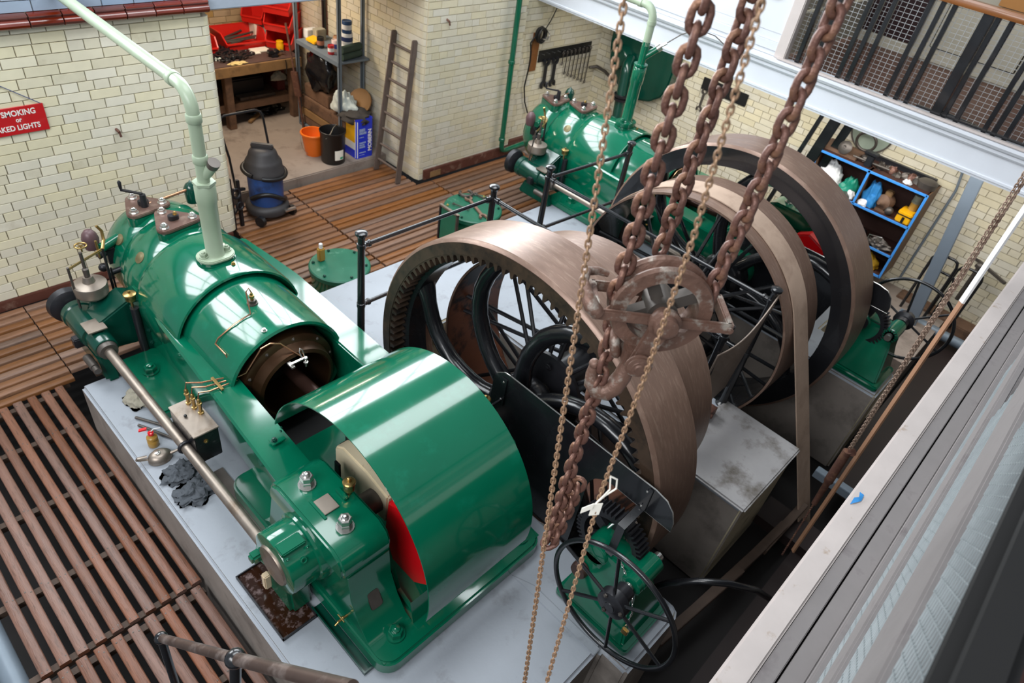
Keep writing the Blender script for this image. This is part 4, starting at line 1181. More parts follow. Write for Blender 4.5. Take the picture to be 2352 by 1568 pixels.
G().tube([(6.77, 3.90, 2.31), (6.84, 3.80, 2.42), (6.93, 3.68, 2.5), (7.0, 3.5, 2.48), (7.06, 3.3, 2.38)], .006, 6).build('cable', DSTEEL, p2)
tb = [(6.63, 4.06, 2.25), (6.63, 4.06, 2.50)] + [(6.63, 4.06 + .13 * (1 - cos(radians(t))), 2.50 + .13 * sin(radians(t))) for t in range(0, 91, 15)] + [(6.63, 6.3, 2.63)]
G().tube(tb, .042, 16).build('pipe', PALEGREEN, p2, smooth=60)
for q in ((6.63, 4.06, 2.46), ):
    G().lathe(q, (0, 0, 1), [(0, .048), (.04, .048)], 18).build('socket', PALEGREEN, p2)
G().lathe((6.63, 4.22, 2.63), (0, 1, 0), [(0, .048), (.05, .048)], 18).build('socket', PALEGREEN, p2)
p3 = thing('wall_pipe', 'green down pipe in front of the tiled column with an elbow near the floor', 'pipe', (6.86, 6.1, .1))
G().tube([(6.80, 6.10, 3.0), (6.86, 6.10, .34)] + [(6.87, 6.10, .2), (6.89, 6.10, .14), (6.95, 6.10, .12), (7.6, 6.12, .14)], .036, 16).build('pipe', GREEN, p3, smooth=60)
for z in (.28, 1.35):
    G().lathe((6.862 - .022 * z, 6.10, z), (0, 0, 1), [(0, .04), (.006, .046), (.04, .046), (.046, .04)], 18).build('socket', GREEN, p3)

# ------------------------------------------------------------------ guard rails of the passage between the wheels
ZT = 1.65


def post(x, y, rails, label, z0=.42):
    p = thing('rail_post', label, 'post', (x, y, z0), 'black ball topped guard rail posts')
    G().lathe((x, y, z0), (0, 0, 1), [(0, .06), (.015, .06), (.03, .036), (.06, .032), (ZT - z0 - .12, .026), (ZT - z0 - .06, .027), (ZT - z0 - .045, .032), (ZT - z0 - .03, .045), (ZT - z0 - .012, .045), (ZT - z0 - .002, .03), (ZT - z0, .0)], 22).build('column', BLACK, p, smooth=40)
    for z in (ZT - .125, ZT - .66):
        b = G().lathe((x, y, z - .02), (0, 0, 1), [(0, .029), (.003, .034), (.037, .034), (.04, .029)], 16)
        for dx, dy in rails:
            b.lathe((x, y, z), (dx, dy, 0), [(.02, .02), (.055, .022), (.06, .027), (.075, .027), (.078, .018)], 14)
        b.build('rail_socket', BLACK, p)
    return p


PA, PB, PC, PD, PE, PF = (2.52, 3.44), (3.86, 3.44), (4.57, 3.44), (5.73, 3.38), (3.90, 1.19), (4.62, 1.19)
post(*PA, [(1, 0)], 'black ball topped rail post left of the toothed flywheel')
post(*PB, [(-1, 0), (0, -1)], 'black ball topped rail post beside the farther round green lid')
post(*PC, [(1, 0), (0, -1)], 'black ball topped corner post in front of the far engine valve gear')
post(*PD, [(-1, 0)], 'black ball topped rail post against the far engine barrel')
post(*PE, [(0, 1)], 'black ball topped rail post at the lower edge of the wire screen')
post(*PF, [(0, 1)], 'black ball topped rail post at the upper edge of the wire screen')
for (a_, b_, lb) in ((PA, PB, 'between the toothed flywheel post and the second lid post'), (PC, PD, 'in front of the far engine'), (PB, PE, 'along the near side of the passage'), (PC, PF, 'along the spoked pulley')):
    for z, hl_ in ((ZT - .125, 'upper'), (ZT - .66, 'lower')):
        a3, b3 = V((*a_, z)), V((*b_, z)); d = (b3 - a3).normalized()
        r_ = G().cyl(a3 + d * .05, b3 - d * .05, .0165, n=12)
        tag(r_.build('guard_rail', BLACK), '%s black tube rail %s' % (hl_, lb), 'rail')
# fine wire screen hung between the two near posts
ws = thing('wire_screen', 'fine brown wire screen hung between the two near rail posts', 'screen', (4.25, 1.15, .8))
g = G(); A_, B_ = V((3.86, 1.16, 1.40)), V((4.64, 1.16, 1.60)); C_, D_ = V((3.90, 1.2, .60)), V((4.66, 1.22, .62))
nu, nv = 72, 84


def SP(s_, t):
    top = A_.lerp(B_, s_); top = top - V((0, 0, .10 * sin(pi * s_))); bot = C_.lerp(D_, s_)
    return top.lerp(bot, t) + V((0, -.02 * sin(pi * s_) * (1 - t), 0))


for i in range(nu + 1):
    p0, p1 = SP(i / nu, 0), SP(i / nu, 1); wv = V((.0028, 0, 0))
    g.add([p0 - wv, p0 + wv, p1 + wv, p1 - wv], [(0, 1, 2, 3)])
for j in range(nv + 1):
    for i in range(0, 6):
        p0, p1 = SP(i / 6, j / nv) - V((0, .002, 0)), SP((i + 1) / 6, j / nv) - V((0, .002, 0)); wv = V((0, 0, .0028))
        g.add([p0 - wv, p0 + wv, p1 + wv, p1 - wv], [(0, 1, 2, 3)])
o = g.build('wire_mesh', SCREEN, ws); o['kind'] = 'stuff'
G().tube([SP(i / 12, 0) for i in range(13)], .006, 6).build('top_wire', SCREEN, ws)
G().tube([SP(0, 0), SP(0, 1)], .006, 6).build('side_wire', SCREEN, ws)
G().tube([SP(1, 0), SP(1, 1)], .006, 6).build('side_wire', SCREEN, ws)
cl = G().box(4.28, 4.42, 1.15, 1.21, .457, .53).cyl((4.31, 1.13, .50), (4.31, 1.2, .50), .02)
tag(cl.build('rail_clamp', RUST, bevel=.004, seg=1), 'rusty clamp under the wire screen on the pale slab', 'clamp')

# round sunk silencer lids
for k, (x, y, z, r, lab) in enumerate(((3.30, 4.86, .25, .305, 'round green bolted lid with an oil bottle on it'), (5.28, 5.0, .24, .35, 'round green bolted lid with spanners lying on it'))):
    t = thing('silencer_pot', lab, 'tank', (x, y, -.5))
    G().lathe((x, y, -.5), (0, 0, 1), [(0, r - .02), (z + .44, r - .02), (z + .445, r - .03)], 40).build('body', GREEN, t)
    G().lathe((x, y, z - .055), (0, 0, 1), [(0, r - .01), (.004, r), (.045, r), (.055, r - .012), (.0551, 0)], 48).build('lid', LIDGREEN, t, smooth=30)
    for q in range(6):
        a = 2 * pi * (q + .35) / 6
        G().nut((x + (r - .045) * cos(a), y + (r - .045) * sin(a), z), (0, 0, 1), .016, .022, washer=False).build('lid_bolt', DGREEN if (k == 0 or q % 2) else M('brass_bolt', 'a39a58', .4, .4, .1, 9), t, smooth=30)
bx = thing('green_upright', 'green upright plate with a steel top edge beside the lid with spanners', 'frame', (4.80, 4.86, 0))
G().box(4.745, 4.755, 4.72, 4.98, .0, .42).build('plate', LIDGREEN, bx, bevel=.003)
G().box(4.735, 4.765, 4.70, 4.73, .0, .44).build('post', DSTEEL, bx, bevel=.004)
G().box(4.735, 4.765, 4.98, 5.01, .0, .43).build('post', BLACKIRON, bx, bevel=.004)
G().box(4.735, 4.77, 4.70, 5.01, .42, .445).build('top_edge', STEEL, bx, bevel=.004)
ob = thing('oil_bottle', 'small square oil bottle with white cap on the nearer green lid', 'bottle', (3.19, 5.02, .25))
G().box(3.155, 3.225, 4.99, 5.05, .25, .40).build('body', OILYEL, ob, bevel=.012)
G().lathe((3.19, 5.02, .40), (0, 0, 1), [(0, .02), (.012, .016), (.016, .016)], 14).lathe((3.19, 5.02, .416), (0, 0, 1), [(0, .02), (.028, .019), (.034, .012), (.035, 0)], 14).build('cap', WHITEPL, ob)


# ------------------------------------------------------------------ chains and hook block
def walk(pts, step):
    pts = [V(p) for p in pts]; out = []; acc = 0.; i = 0; p = pts[0]
    out.append((p.copy(), (pts[1] - pts[0]).normalized()))
    need = step
    for a_, b_ in zip(pts, pts[1:]):
        L = (b_ - a_).length; d = (b_ - a_).normalized(); t = need
        while t <= L:
            out.append((a_ + d * t, d)); t += step
        need = t - L
    return out


def chain(name, label, pts, pitch, d, mt, group=None, wf=None, rough=.12, joined=False, twist=12, seg=5, n=8):
    """row of interlocked links along a path, each link a part; joined into one part when the links are tiny"""
    t = thing(name, label, 'chain', pts[0], group)
    W = d * 3.05; L = pitch + d * 1.02
    st = walk(pts, pitch); first = None; g = G()
    ref = V(wf) if wf else V((0.7, -.71, 0))
    for i, (p, dr) in enumerate(st):
        u = (ref - dr * ref.dot(dr)).normalized(); w_ = dr.cross(u)
        ang = radians(90 if i % 2 else 0) + radians(twist) + rng.uniform(-1, 1) * rough
        u2 = u * cos(ang) + w_ * sin(ang)
        if joined:
            g.link(p, dr, u2, L, W - d, d / 2, seg, n); continue
        if first is None:
            first = G().link((0, 0, 0), (0, 0, 1), (1, 0, 0), L, W - d, d / 2, seg, n).build('link', mt, t, smooth=80, origin=(0, 0, 0)); o = first
        else:
            o = first.copy(); COL.objects.link(o)
        o.parent = t
        mm = Matrix((u2, dr.cross(u2), dr)).transposed().to_4x4(); mm.translation = p - WORG[t]
        o.matrix_basis = mm
    if joined:
        o = g.build('links', mt, t, smooth=80); o['kind'] = 'stuff'
    return t


E1 = V((.70, -.714, 0)).normalized(); E3 = V((-.714, -.70, 0)).normalized(); EZ = V((0, 0, 1))
BK = V((1.262, .556, 3.385))


def BL(a, b, c):
    return BK + E1 * a + E3 * b + EZ * c


RS = .108
loop = [BL(-RS, 0, 1.3), BL(-RS, 0, .02)] + [BL(-RS * cos(radians(t)), 0, -RS * sin(radians(t))) for t in range(0, 181, 12)] + [BL(RS, 0, .02), BL(RS + .05, -.03, 1.3)]
chain('lifting_chain', 'heavy rusty chain with two strands looped under the hook block sheave', loop, .0375, .0158, RUST)
chain('fixed_chain', 'heavy rusty single chain strand ending behind the hook block sheave', [BL(.06, -.20, 1.3), BL(-.01, -.09, .10)], .0375, .0158, RUST, rough=.2, twist=-15)
HK = BL(-.092, .012, -.245)
chain('tail_chain', 'heavy rusty chain strand hanging from the hook down over the splash sheet', [HK + V((.02, .02, .16)), HK + V((.012, .008, .08)), HK, HK + V((0, 0, -.74))], .0375, .0158, RUST, rough=.2, twist=40)
chain('tail_chain', 'short heavy chain strand doubled beside the long tail, ending above the hand wheel', [HK + V((.02, -.03, -.42)), HK + V((.02, -.02, -.56)), HK + V((.0, -.02, -.70)), HK + V((-.03, .0, -.73))], .0375, .0158, RUST, rough=.4)
chain('hand_chain', 'thin rusty hand chain left of the heavy chains, hanging in front of the toothed flywheel', [(1.019, .69, 4.08), (.975, .545, 3.02), (.939, .405, 2.0)], .0140, .0050, RUST2, seg=4, n=6)
chain('hand_chain', 'thin rusty hand chain crossing in front of the hook block', [CAM + (V(q) - CAM) * .84 for q in ((1.171, .526, 4.09), (1.198, .507, 3.625), (1.202, .503, 3.234), (1.171, .493, 2.806), (1.011, .372, 2.0), (.87, .26, 1.3))], .0122, .0043, RUST2, seg=4, n=6)

hb = thing('hook_block', 'rusty pulley block with sheave, guide arms and lifting hook', 'pulley block', BK)


def orient(g):          # local (x along E1, y along E3, z up) -> world
    return g.xf(lambda p: BL(p.x, p.y, p.z))


sv = G().lathe((0, -.034, 0), (0, 1, 0), [(0, .085), (0, .118), (.010, .122), (.020, .118), (.028, .096), (.040, .096), (.048, .118), (.058, .122), (.068, .118), (.068, .085), (0, .085)], 48, cap=False)
orient(sv).build('sheave', RUSTBLK, hb, smooth=40)
g = G().lathe((0, -.04, 0), (0, 1, 0), [(0, .02), (0, .036), (.08, .036), (.08, .02)], 24)
for k in range(4):
    t = radians(30 + 90 * k)
    g.bar((.02 * cos(t), 0, .02 * sin(t)), (.09 * cos(t), 0, .09 * sin(t)), .03, .03, up=(0, 1, 0))
orient(g).build('sheave_spokes', DSTEEL, hb)
for s_ in (1, -1):
    g = G().bar((-.165, .056 * s_, -.005), (.165, .056 * s_, -.005), .012, .030)
    orient(g).build('guide_arm', RUSTBLK, hb, bevel=.004)
    g = G().prism([(-.022, .03), (.022, .03), (.024, -.03), (-.004, -.125), (-.052, -.125), (-.034, -.03)], 'y', .066 * s_ - .007, .066 * s_ + .007)
    orient(g).build('side_strap', RUSTBLK, hb, bevel=.005)
g = G().cyl((0, -.085, 0), (0, .088, 0), .024, n=20).lathe((0, .064, 0), (0, 1, 0), [(0, .038), (.012, .038), (.016, .03), (.032, .028), (.036, .018), (.037, 0)], 24)
orient(g).build('axle', RUSTBLK, hb)
for s_ in (1, -1):
    g = G().bar((.158 * s_, -.062, -.005), (.158 * s_, .062, -.005), .018, .03).cyl((.158 * s_, -.07, -.005), (.158 * s_, .07, -.005), .009)
    orient(g).build('end_bar', RUSTBLK, hb, bevel=.003)
g = G().tube([(-.150, .058, -.005), (-.172, .054, .012), (-.186, .03, .028), (-.19, -.01, .036), (-.180, -.045, .040), (-.150, -.058, .036), (-.125, -.058, .03)], [.016, .019, .017, .012, .012, .010, .008], 10)
orient(g).build('chain_guide', RUSTBLK, hb, smooth=60)
g = G().box(-.062, .006, -.058, .058, -.155, -.105).cyl((-.028, -.084, -.128), (-.028, .088, -.128), .021, n=18).lathe((-.028, .073, -.128), (0, 1, 0), [(0, .034), (.014, .034), (.018, .02), (.024, .016), (.025, 0)], 18)
orient(g).build('cross_head', RUSTBLK, hb, bevel=.005)
orient(G().torus((-.075, .0, -.125), (1, .2, .3), .030, .013, 20, 10)).build('chain_ring', RUSTBLK, hb, smooth=60)
hp = [(-.028, 0, -.145), (-.030, .01, -.19), (-.036, .015, -.225), (-.048, .018, -.258), (-.066, .018, -.278), (-.088, .015, -.280), (-.106, .01, -.262), (-.113, .006, -.235), (-.112, .003, -.208)]
orient(G().tube(hp, [.017, .021, .024, .026, .027, .026, .022, .015, .012], 14)).build('hook', RUSTBLK, hb, smooth=70)
orient(G().sphere((-.112, .003, -.203), .0145, 12)).build('hook_tip', RUSTBLK, hb)
# string label tied to the thin chain
TG = lambda *q: CAM + (V(q) - CAM) * .84
lb = thing('string_tag', 'knotted cream string with a small tag tied to the thin hand chain', 'tag', (1.17, .49, 2.83))
G().tube([TG(1.176, .485, 2.88), TG(1.19, .47, 2.87), TG(1.196, .465, 2.83), TG(1.175, .48, 2.80), TG(1.16, .485, 2.785)], .0022, 6).build('string', PAPER, lb)
G().tube([TG(1.176, .485, 2.88), TG(1.18, .475, 2.83), TG(1.165, .482, 2.80), TG(1.15, .488, 2.775)], .0022, 6).build('string', PAPER, lb)
G().obox(TG(1.152, .482, 2.755), (E1 + EZ * .3, V((-.7, -.7, .2)), EZ), (.012, .001, .022)).build('label', PAPER, lb)
G().obox(TG(1.128, .497, 2.765), (E1 + EZ * .9, V((-.7, -.7, .2)), EZ), (.016, .001, .010)).build('label', PAPER, lb)

BUNDLE = M('grey_rusty_chain', '9a8474', .5, .4, .2, 30, stain=('6d5446', .5, .7, 20))
# chain bundle and wooden lath hanging at the right
A_, B_ = V((4.24, .13, -.33)), V((4.42, .25, 3.2))
mid = A_.lerp(B_, .375); m2_ = A_.lerp(B_, .205)
for k, (p0, p1, lab) in enumerate(((mid, B_, 'left of three'), (mid + V((.012, -.012, 0)), B_ + V((.018, -.018, 0)), 'middle of three'), (mid + V((.03, -.008, 0)), B_ + V((.032, -.02, 0)), 'right of three'))):
    chain('bundle_chain', 'small rusty chain, the %s hanging together above the rusty tube at the right' % lab, [p1, p0], .0175, .0068, BUNDLE, joined=True, seg=4, n=6)
chain('bundle_chain', 'small rusty chain running from the rusty tube down to a hook in the pit', [m2_, A_ + V((0, 0, .1))], .0135, .0055, RUST, joined=True, seg=4, n=6)
ct = thing('chain_weight', 'rusty tube weight hanging on the small chains at the right', 'weight', mid)
dd = (mid - m2_)
G().lathe(m2_, dd, [(0, .02), (dd.length * .4, .024), (dd.length * .42, .033), (dd.length * .5, .033), (dd.length * .95, .031)], 18).build('tube', RUST, ct)
G().lathe(mid - dd * .06 + V((.02, -.02, 0)), V((-.3, -.3, 1)), [(0, .035), (.010, .036), (.012, .02), (.016, 0)], 18).build('washer', RUST, ct)
lt = thing('measuring_lath', 'long thin wooden lath, white at the top, leaning past the small chains', 'rod', (4.4, .08, -.2))
A_, B_ = V((4.36, .085, -.25)), V((4.56, .155, 3.1))
mp = A_.lerp(B_, .74)
G().bar(A_, mp, .014, .034, up=E3).build('bare_wood', M('lath_wood', '9c755a', .55, 0, .15, 8), lt)
G().bar(mp, B_, .015, .036, up=E3).build('white_end', WHITEPL, lt)

# near stair handrail
sh = thing('stair_handrail', 'worn steel stair handrail with ball joint at the bottom edge', 'handrail', (.221, 1.506, 0))
pA, pB, pC = V((.221, 1.506, 1.699)), V((.304, 1.019, 2.205)), V((.39, .56, 2.68))
OLD = M('worn_handrail', '55463f', .4, .5, .2, 12, stain=('8f827c', .5, .7, 10), stretch=(1, 1, .3))
G().cyl(pA, pB, .016, .017, n=14).build('rail', OLD, sh)
G().cyl(pB, pC, .019, .019, n=14).build('rail', OLD, sh)
G().sphere(pA, .024, 16).build('ball', BLACK, sh)
G().sphere(pB, .031, 16).build('ball', BLACK, sh)
G().tube([pA, pA + V((-.006, -.015, -.1)), pA + V((-.02, -.05, -.35)), pA + V((-.02, -.06, -1.69))], .015, 12).build('stanchion', BLACK, sh)
G().tube([pB, pB + V((-.03, -.01, -.2)), pB + V((-.06, -.02, -.9)), pB + V((-.06, -.02, -2.2))], .017, 12).build('stanchion', BLACK, sh)
tag(G().cyl((-.33, .3, -.06), (-.33, 3.3, -.06), .062, n=20).build('steel_pipe', GREYSTEEL), 'grey steel pipe along the edge of the near slats, bottom left corner', 'pipe')


# ------------------------------------------------------------------ tools and rags on the plinth
def rag(name, label, c, sx, sy, sz, mt, seed, amp=.7, fr=2.6):
    g = G().blob(c, sx, sy, sz, seed, amp * .55, fr * .7, 44, 26, flat=.0)
    q_ = min(1., (sx + sy) / .2)
    zmin = c[2]
    g.xf(lambda p: V((p.x + .010 * q_ * noise.noise(p * 20), p.y + .010 * q_ * noise.noise(p * 20 + V((9, 2, 1))), max(zmin, p.z + (p.z - zmin) * .2 * noise.noise(p * 17) + .010 * q_ * (1 - abs(noise.noise(p * 34 + V((3, 3, 3)))) * 2.5) * min(1, (p.z - zmin) / .01)))))
    return tag(g.build(name, mt, smooth=75), label, 'rag')


rag('cleaning_rag', 'cream cotton rag on the plinth beside the side shaft', (.99, 4.02, .425), .085, .10, .055, CLOTHC, 1)
rag('cleaning_rag', 'dark grey rag lying just beyond the oil can', (.90, 3.22, .425), .10, .085, .045, CLOTHG, 2, .9, 3.2)
rag('cleaning_rag', 'dark grey rag nearest the drip tray, with a trailing corner', (.915, 3.02, .425), .12, .10, .05, CLOTHG, 5, 1.0, 3.4)
oc = thing('oil_can', 'flat steel spout oil can on the plinth', 'oil can', (.87, 3.42, .42))
G().lathe((.87, 3.42, .42), (0, 0, 1), [(0, .055), (.004, .062), (.035, .06), (.055, .045), (.062, .028), (.064, .0)], 28).xf(lambda p: V((.87 + (p.x - .87) * 1.25, 3.42 + (p.y - 3.42), p.z))).build('body', STEEL, oc)
G().lathe((.862, 3.42, .48), (0, 0, 1), [(0, .018), (.01, .018), (.012, .012), (.013, 0)], 16).build('cap', BSTEEL, oc)
G().cyl((.93, 3.40, .45), (1.04, 3.36, .49), .012, .004, n=10).build('spout', STEEL, oc)
G().tube([(.80, 3.44, .445), (.76, 3.455, .45), (.735, 3.46, .465), (.745, 3.455, .48), (.80, 3.44, .475)], .011, 8, flat=.4).build('handle', STEEL, oc)
ob = thing('squeeze_bottle', 'amber oil bottle with red spout cap behind the oil can', 'bottle', (.89, 3.56, .42))
G().lathe((.89, 3.56, .42), (0, 0, 1), [(0, .033), (.005, .036), (.05, .036), (.06, .030), (.07, .036), (.085, .034), (.1, .018), (.108, .016)], 20).build('body', OILYEL, ob)
G().lathe((.89, 3.56, .528), (0, 0, 1), [(0, .02), (.018, .019), (.022, .008), (.03, .006)], 14).build('cap', RED, ob)
G().tube([(.89, 3.56, .55), (.91, 3.55, .575), (.95, 3.53, .58)], .004, 6).build('tube', WHITEPL, ob)
G().obox((.855, 3.585, .575), (V((1, -.6, .3)), V((.6, 1, 0)), EZ), (.026, .010, .006)).build('red_flap', RED, ob)
for k, (p0, p1, lab) in enumerate((((.90, 3.86, .433), (1.02, 3.66, .433), 'thin dark steel bar nearer the wall, lying under the side shaft'), ((.885, 3.78, .433), (1.02, 3.50, .433), 'thin dark steel bar nearer the oil can, lying under the side shaft'))):
    tag(G().cyl(p0, p1, .010, n=10).build('steel_bar', DSTEEL), lab, 'bar')
pt = G().prism([(1.10, 2.36), (1.02, 2.44), (1.02, 2.9), (1.06, 3.1), (1.14, 3.1), (1.14, 2.36)], 'z', .421, .432)
tag(pt.build('drip_plate', DSTEEL, bevel=.003), 'stained steel drip plate between the bed and the side shaft', 'plate')


def spanner(p, d, L, nrm=(0, 0, 1), kind='open', wd=None):
    """open or ring spanner: shank with shaped jaws; p is one end, d the direction"""
    p = V(p); d = V(d).normalized(); nrm = V(nrm).normalized(); s_ = nrm.cross(d).normalized(); g = G()
    wd = wd or L * .055; th = wd * .4

    def P(a, b, c=0):
        return p + d * a + s_ * b + nrm * c

    def jaw(a0, sg, r):
        pts = [P(a0 + sg * r * cos(radians(t)), r * sin(radians(t))) for t in range(-130, 131, 26)]
        pts2 = [P(a0 + sg * (r * .5) * cos(radians(t)), r * .5 * sin(radians(t))) for t in range(-130, 131, 26)]
        n = len(pts); vs_ = []
        for i in range(n):
            vs_ += [pts[i] - nrm * th, pts[i] + nrm * th, pts2[i] + nrm * th, pts2[i] - nrm * th]
        fs = [(0, 3, 2, 1), (n * 4 - 4, n * 4 - 3, n * 4 - 2, n * 4 - 1)]
        for i in range(n - 1):
            for k in range(4):
                fs.append((i * 4 + k, i * 4 + (k + 1) % 4, i * 4 + 4 + (k + 1) % 4, i * 4 + 4 + k))
        g.add(vs_, fs)
    r = wd * 1.5
    if kind == 'ring':
        for a0 in (r, L - r):
            g.torus(P(a0, 0), nrm, r * .75, r * .3, 16, 6)
    else:
        jaw(r, 1, r); jaw(L - r, -1, r)
    g.bar(P(r * 1.5, 0), P(L - r * 1.5, 0), wd, th * 1.6, up=nrm)
    return g


# spanners on the farther lid
tag(spanner((5.36, 5.20, .262), (-.35, -1, 0), .52, kind='open', wd=.032).build('spanner', M('rusty_spanner', '8c6f60', .5, .5, .15, 12)), 'long rusty spanner with broad jaw lying across the farther lid', 'spanner')
tag(spanner((5.10, 5.18, .262), (.35, -1, 0), .24, kind='open').build('spanner', DSTEEL), 'small grey double ended spanner on the farther lid', 'spanner')
tag(spanner((5.50, 5.22, .262), (.1, -1, 0), .34, kind='ring').build('spanner', DSTEEL), 'grey ring spanner under the rail on the farther lid', 'spanner')
tag(G().torus((5.40, 5.26, .27), (0, 0, 1), .075, .018, 24, 8, a0=.4, a1=5.2).build('clamp_ring', DSTEEL), 'dark curved clamp ring on the farther lid', 'ring')


# ------------------------------------------------------------------ workshop alcove
wb = thing('workbench', 'heavy wooden workbench with a grimy top along the back of the alcove', 'workbench', (4, 8.9, .1))
G().box(2.4, 5.12, 8.36, 9.46, .875, .93).build('top', BENCHTOP, wb, bevel=.008)
G().box(2.4, 5.12, 8.33, 8.36, .80, .925).build('apron', BENCHWOOD, wb, bevel=.005)
for x, y in ((2.6, 8.42), (4.08, 8.42), (5.02, 8.42), (4.08, 9.3), (5.02, 9.3)):
    G().box(x - .05, x + .05, y - .05, y + .05, .1, .875).build('leg', OLDWOOD, wb, bevel=.006)
G().box(2.45, 5.05, 8.5, 9.4, .34, .38).build('lower_shelf', OLDWOOD, wb, bevel=.005)
G().box(2.45, 5.05, 8.46, 8.5, .30, .39).build('shelf_rail', OLDWOOD, wb, bevel=.004)


def bin_(c, d, w_, L, h, label, grp=None):
    """red storage bin with a cut away sloping front; c bottom centre, d direction of the open front"""
    c = V(c); d = V(d).normalized(); s_ = V((0, 0, 1)).cross(d)
    t = .008

    def P(a, b, z):
        return c + d * a + s_ * b + V((0, 0, z))
    g = G()

    def slab(q):
        n = len(q)
        nr = (q[1] - q[0]).cross(q[2] - q[0]).normalized() * t
        g.add([p for p in q] + [p + nr for p in q], [tuple(range(n - 1, -1, -1)), tuple(range(n, 2 * n))] + [(i, (i + 1) % n, n + (i + 1) % n, n + i) for i in range(n)])
    l2, w2 = L / 2, w_ / 2; k = .88
    slab([P(-l2 * k, -w2 * k, 0), P(l2 * k, -w2 * k, 0), P(l2 * k, w2 * k, 0), P(-l2 * k, w2 * k, 0)])
    slab([P(-l2 * k, -w2 * k, 0), P(-l2 * k, w2 * k, 0), P(-l2, w2, h), P(-l2, -w2, h)])
    for sg in (1, -1):
        slab([P(-l2 * k, sg * w2 * k, 0), P(l2 * k, sg * w2 * k, 0), P(l2 * .98, sg * w2 * .93, h * .42), P(l2 * .45, sg * w2, h), P(-l2, sg * w2, h)])
    slab([P(l2 * k, w2 * k, 0), P(l2 * k, -w2 * k, 0), P(l2 * .98, -w2 * .93, h * .42), P(l2 * .98, w2 * .93, h * .42)])
    g.bar(P(-l2, -w2, h), P(-l2, w2, h), .02, .014)
    for sg in (1, -1):
        g.bar(P(-l2, sg * w2, h), P(l2 * .45, sg * w2, h), .02, .014); g.bar(P(l2 * .45, sg * w2, h), P(l2 * .98, sg * w2 * .93, h * .42), .016, .014)
    g.bar(P(l2 * .98, -w2 * .93, h * .42), P(l2 * .98, w2 * .93, h * .42), .022, .018)
    return tag(g.build('storage_bin', REDPL, smooth=30), label, 'bin', grp)


bin_((3.95, 8.95, .93), (0, -1, 0), .52, .36, .19, 'red open bin with dark tools at the left end of the bench')
bin_((4.62, 9.02, .93), (0, -1, 0), .60, .42, .20, 'wide red open bin lying in the middle of the bench')
bin_((5.16, 8.80, .93), (-.8, -.6, 0), .38, .44, .215, 'lowest red bin of the stack at the right end of the bench')
bin_((5.165, 8.82, 1.147), (-.8, -.6, 0), .38, .44, .215, 'middle red bin of the stack on the bench')
bin_((5.17, 8.83, 1.364), (-.8, -.6, 0), .38, .44, .215, 'topmost red bin of the stack on the bench')
bin_((4.99, 9.18, 1.16), (-.8, -.6, 0), .30, .36, .2, 'red bin behind and left of the stack')
tag(G().box(4.88, 5.10, 9.06, 9.32, .932, 1.155).build('carton', PAPER, bevel=.006), 'pale carton under the red bin behind the stack', 'box')
rr = random.Random(5)
for k in range(7):
    x, y = 3.80 + .05 * k, 8.95 + rr.uniform(-.1, .1)
    tag(G().cyl((x, y - .1, .98 + .012 * k), (x + rr.uniform(-.06, .1), y + .12, 1.08 + .01 * k), .012, n=8).build('file', DSTEEL), 'dark tool handle sticking out of the left red bin', 'tool', 'dark tools in the left red bin')
for k in range(8):
    y = 8.92 + .03 * k
    tag(G().cyl((4.42 + rr.uniform(0, .08), y, .965 + .006 * k), (4.80 + rr.uniform(-.08, .08), y + rr.uniform(-.06, .08), .99 + .008 * k), .012, n=8).build('rod', DSTEEL), 'dark rod lying in the wide red bin', 'tool', 'dark rods in the wide red bin')
for k in range(26):
    x, y = 3.88 + .040 * (k % 13), 8.46 + rr.uniform(0, .30); a_ = rr.uniform(-1.2, 1.2)
    z = .942 + .011 * (k % 4)
    s_ = spanner((x, y, z), (sin(a_) * .8 + .6, cos(a_), 0), rr.uniform(.20, .32), kind='open' if k % 3 else 'ring', wd=rr.uniform(.02, .034))
    tag(s_.build('spanner', BLACKIRON), 'blackened spanner in the loose heap on the bench', 'spanner', 'heap of spanners on the bench')
rag('wiping_rag', 'small white rag beside the left red bin on the bench', (4.12, 8.62, .932), .09, .05, .03, CLOTHW, 9)
rag('wiping_rag', 'pale yellow rag at the front edge of the bench', (4.24, 8.40, .932), .12, .04, .022, M('pale_yellow_rag', 'c9b27a', .9, 0, .15, 20), 12)
tag(G().box(4.62, 4.86, 8.66, 8.80, .932, .948).build('note_pad', PAPER, bevel=.002), 'white note pad on the bench', 'pad')
tag(G().box(4.56, 4.70, 8.62, 8.74, .932, .94).build('paper_sheet', PAPER), 'cream sheet sticking out below the note pad', 'paper')
jr = thing('jar', 'yellow plastic jar in front of the red bin stack', 'jar', (4.98, 8.62, .93))
G().lathe((4.98, 8.62, .93), (0, 0, 1), [(0, .045), (.01, .05), (.09, .05), (.1, .044), (.13, .046), (.135, .04)], 18).build('body', YELLOW, jr)
vc = thing('bench_vice', 'small black vice at the front of the bench', 'vice', (4.80, 8.46, .93))
G().box(4.74, 4.84, 8.42, 8.52, .93, .97).box(4.72, 4.78, 8.43, 8.51, .97, 1.02).box(4.82, 4.86, 8.43, 8.51, .97, 1.02).build('body', BLACKIRON, vc, bevel=.008)
G().cyl((4.7, 8.47, .985), (4.94, 8.47, .985), .012).cyl((4.93, 8.41, .985), (4.93, 8.53, .985), .006).build('screw', DSTEEL, vc)
G().tube([(4.88, 8.33, .92), (4.885, 8.325, .85), (4.88, 8.325, .74)], .006, 6).build('cord', BLACKPL, vc)
tag(G().box(4.25, 4.75, 8.7, 9.2, .382, .60).build('tool_chest', BLACKPL, bevel=.02), 'black tool chest on the shelf under the bench', 'box')
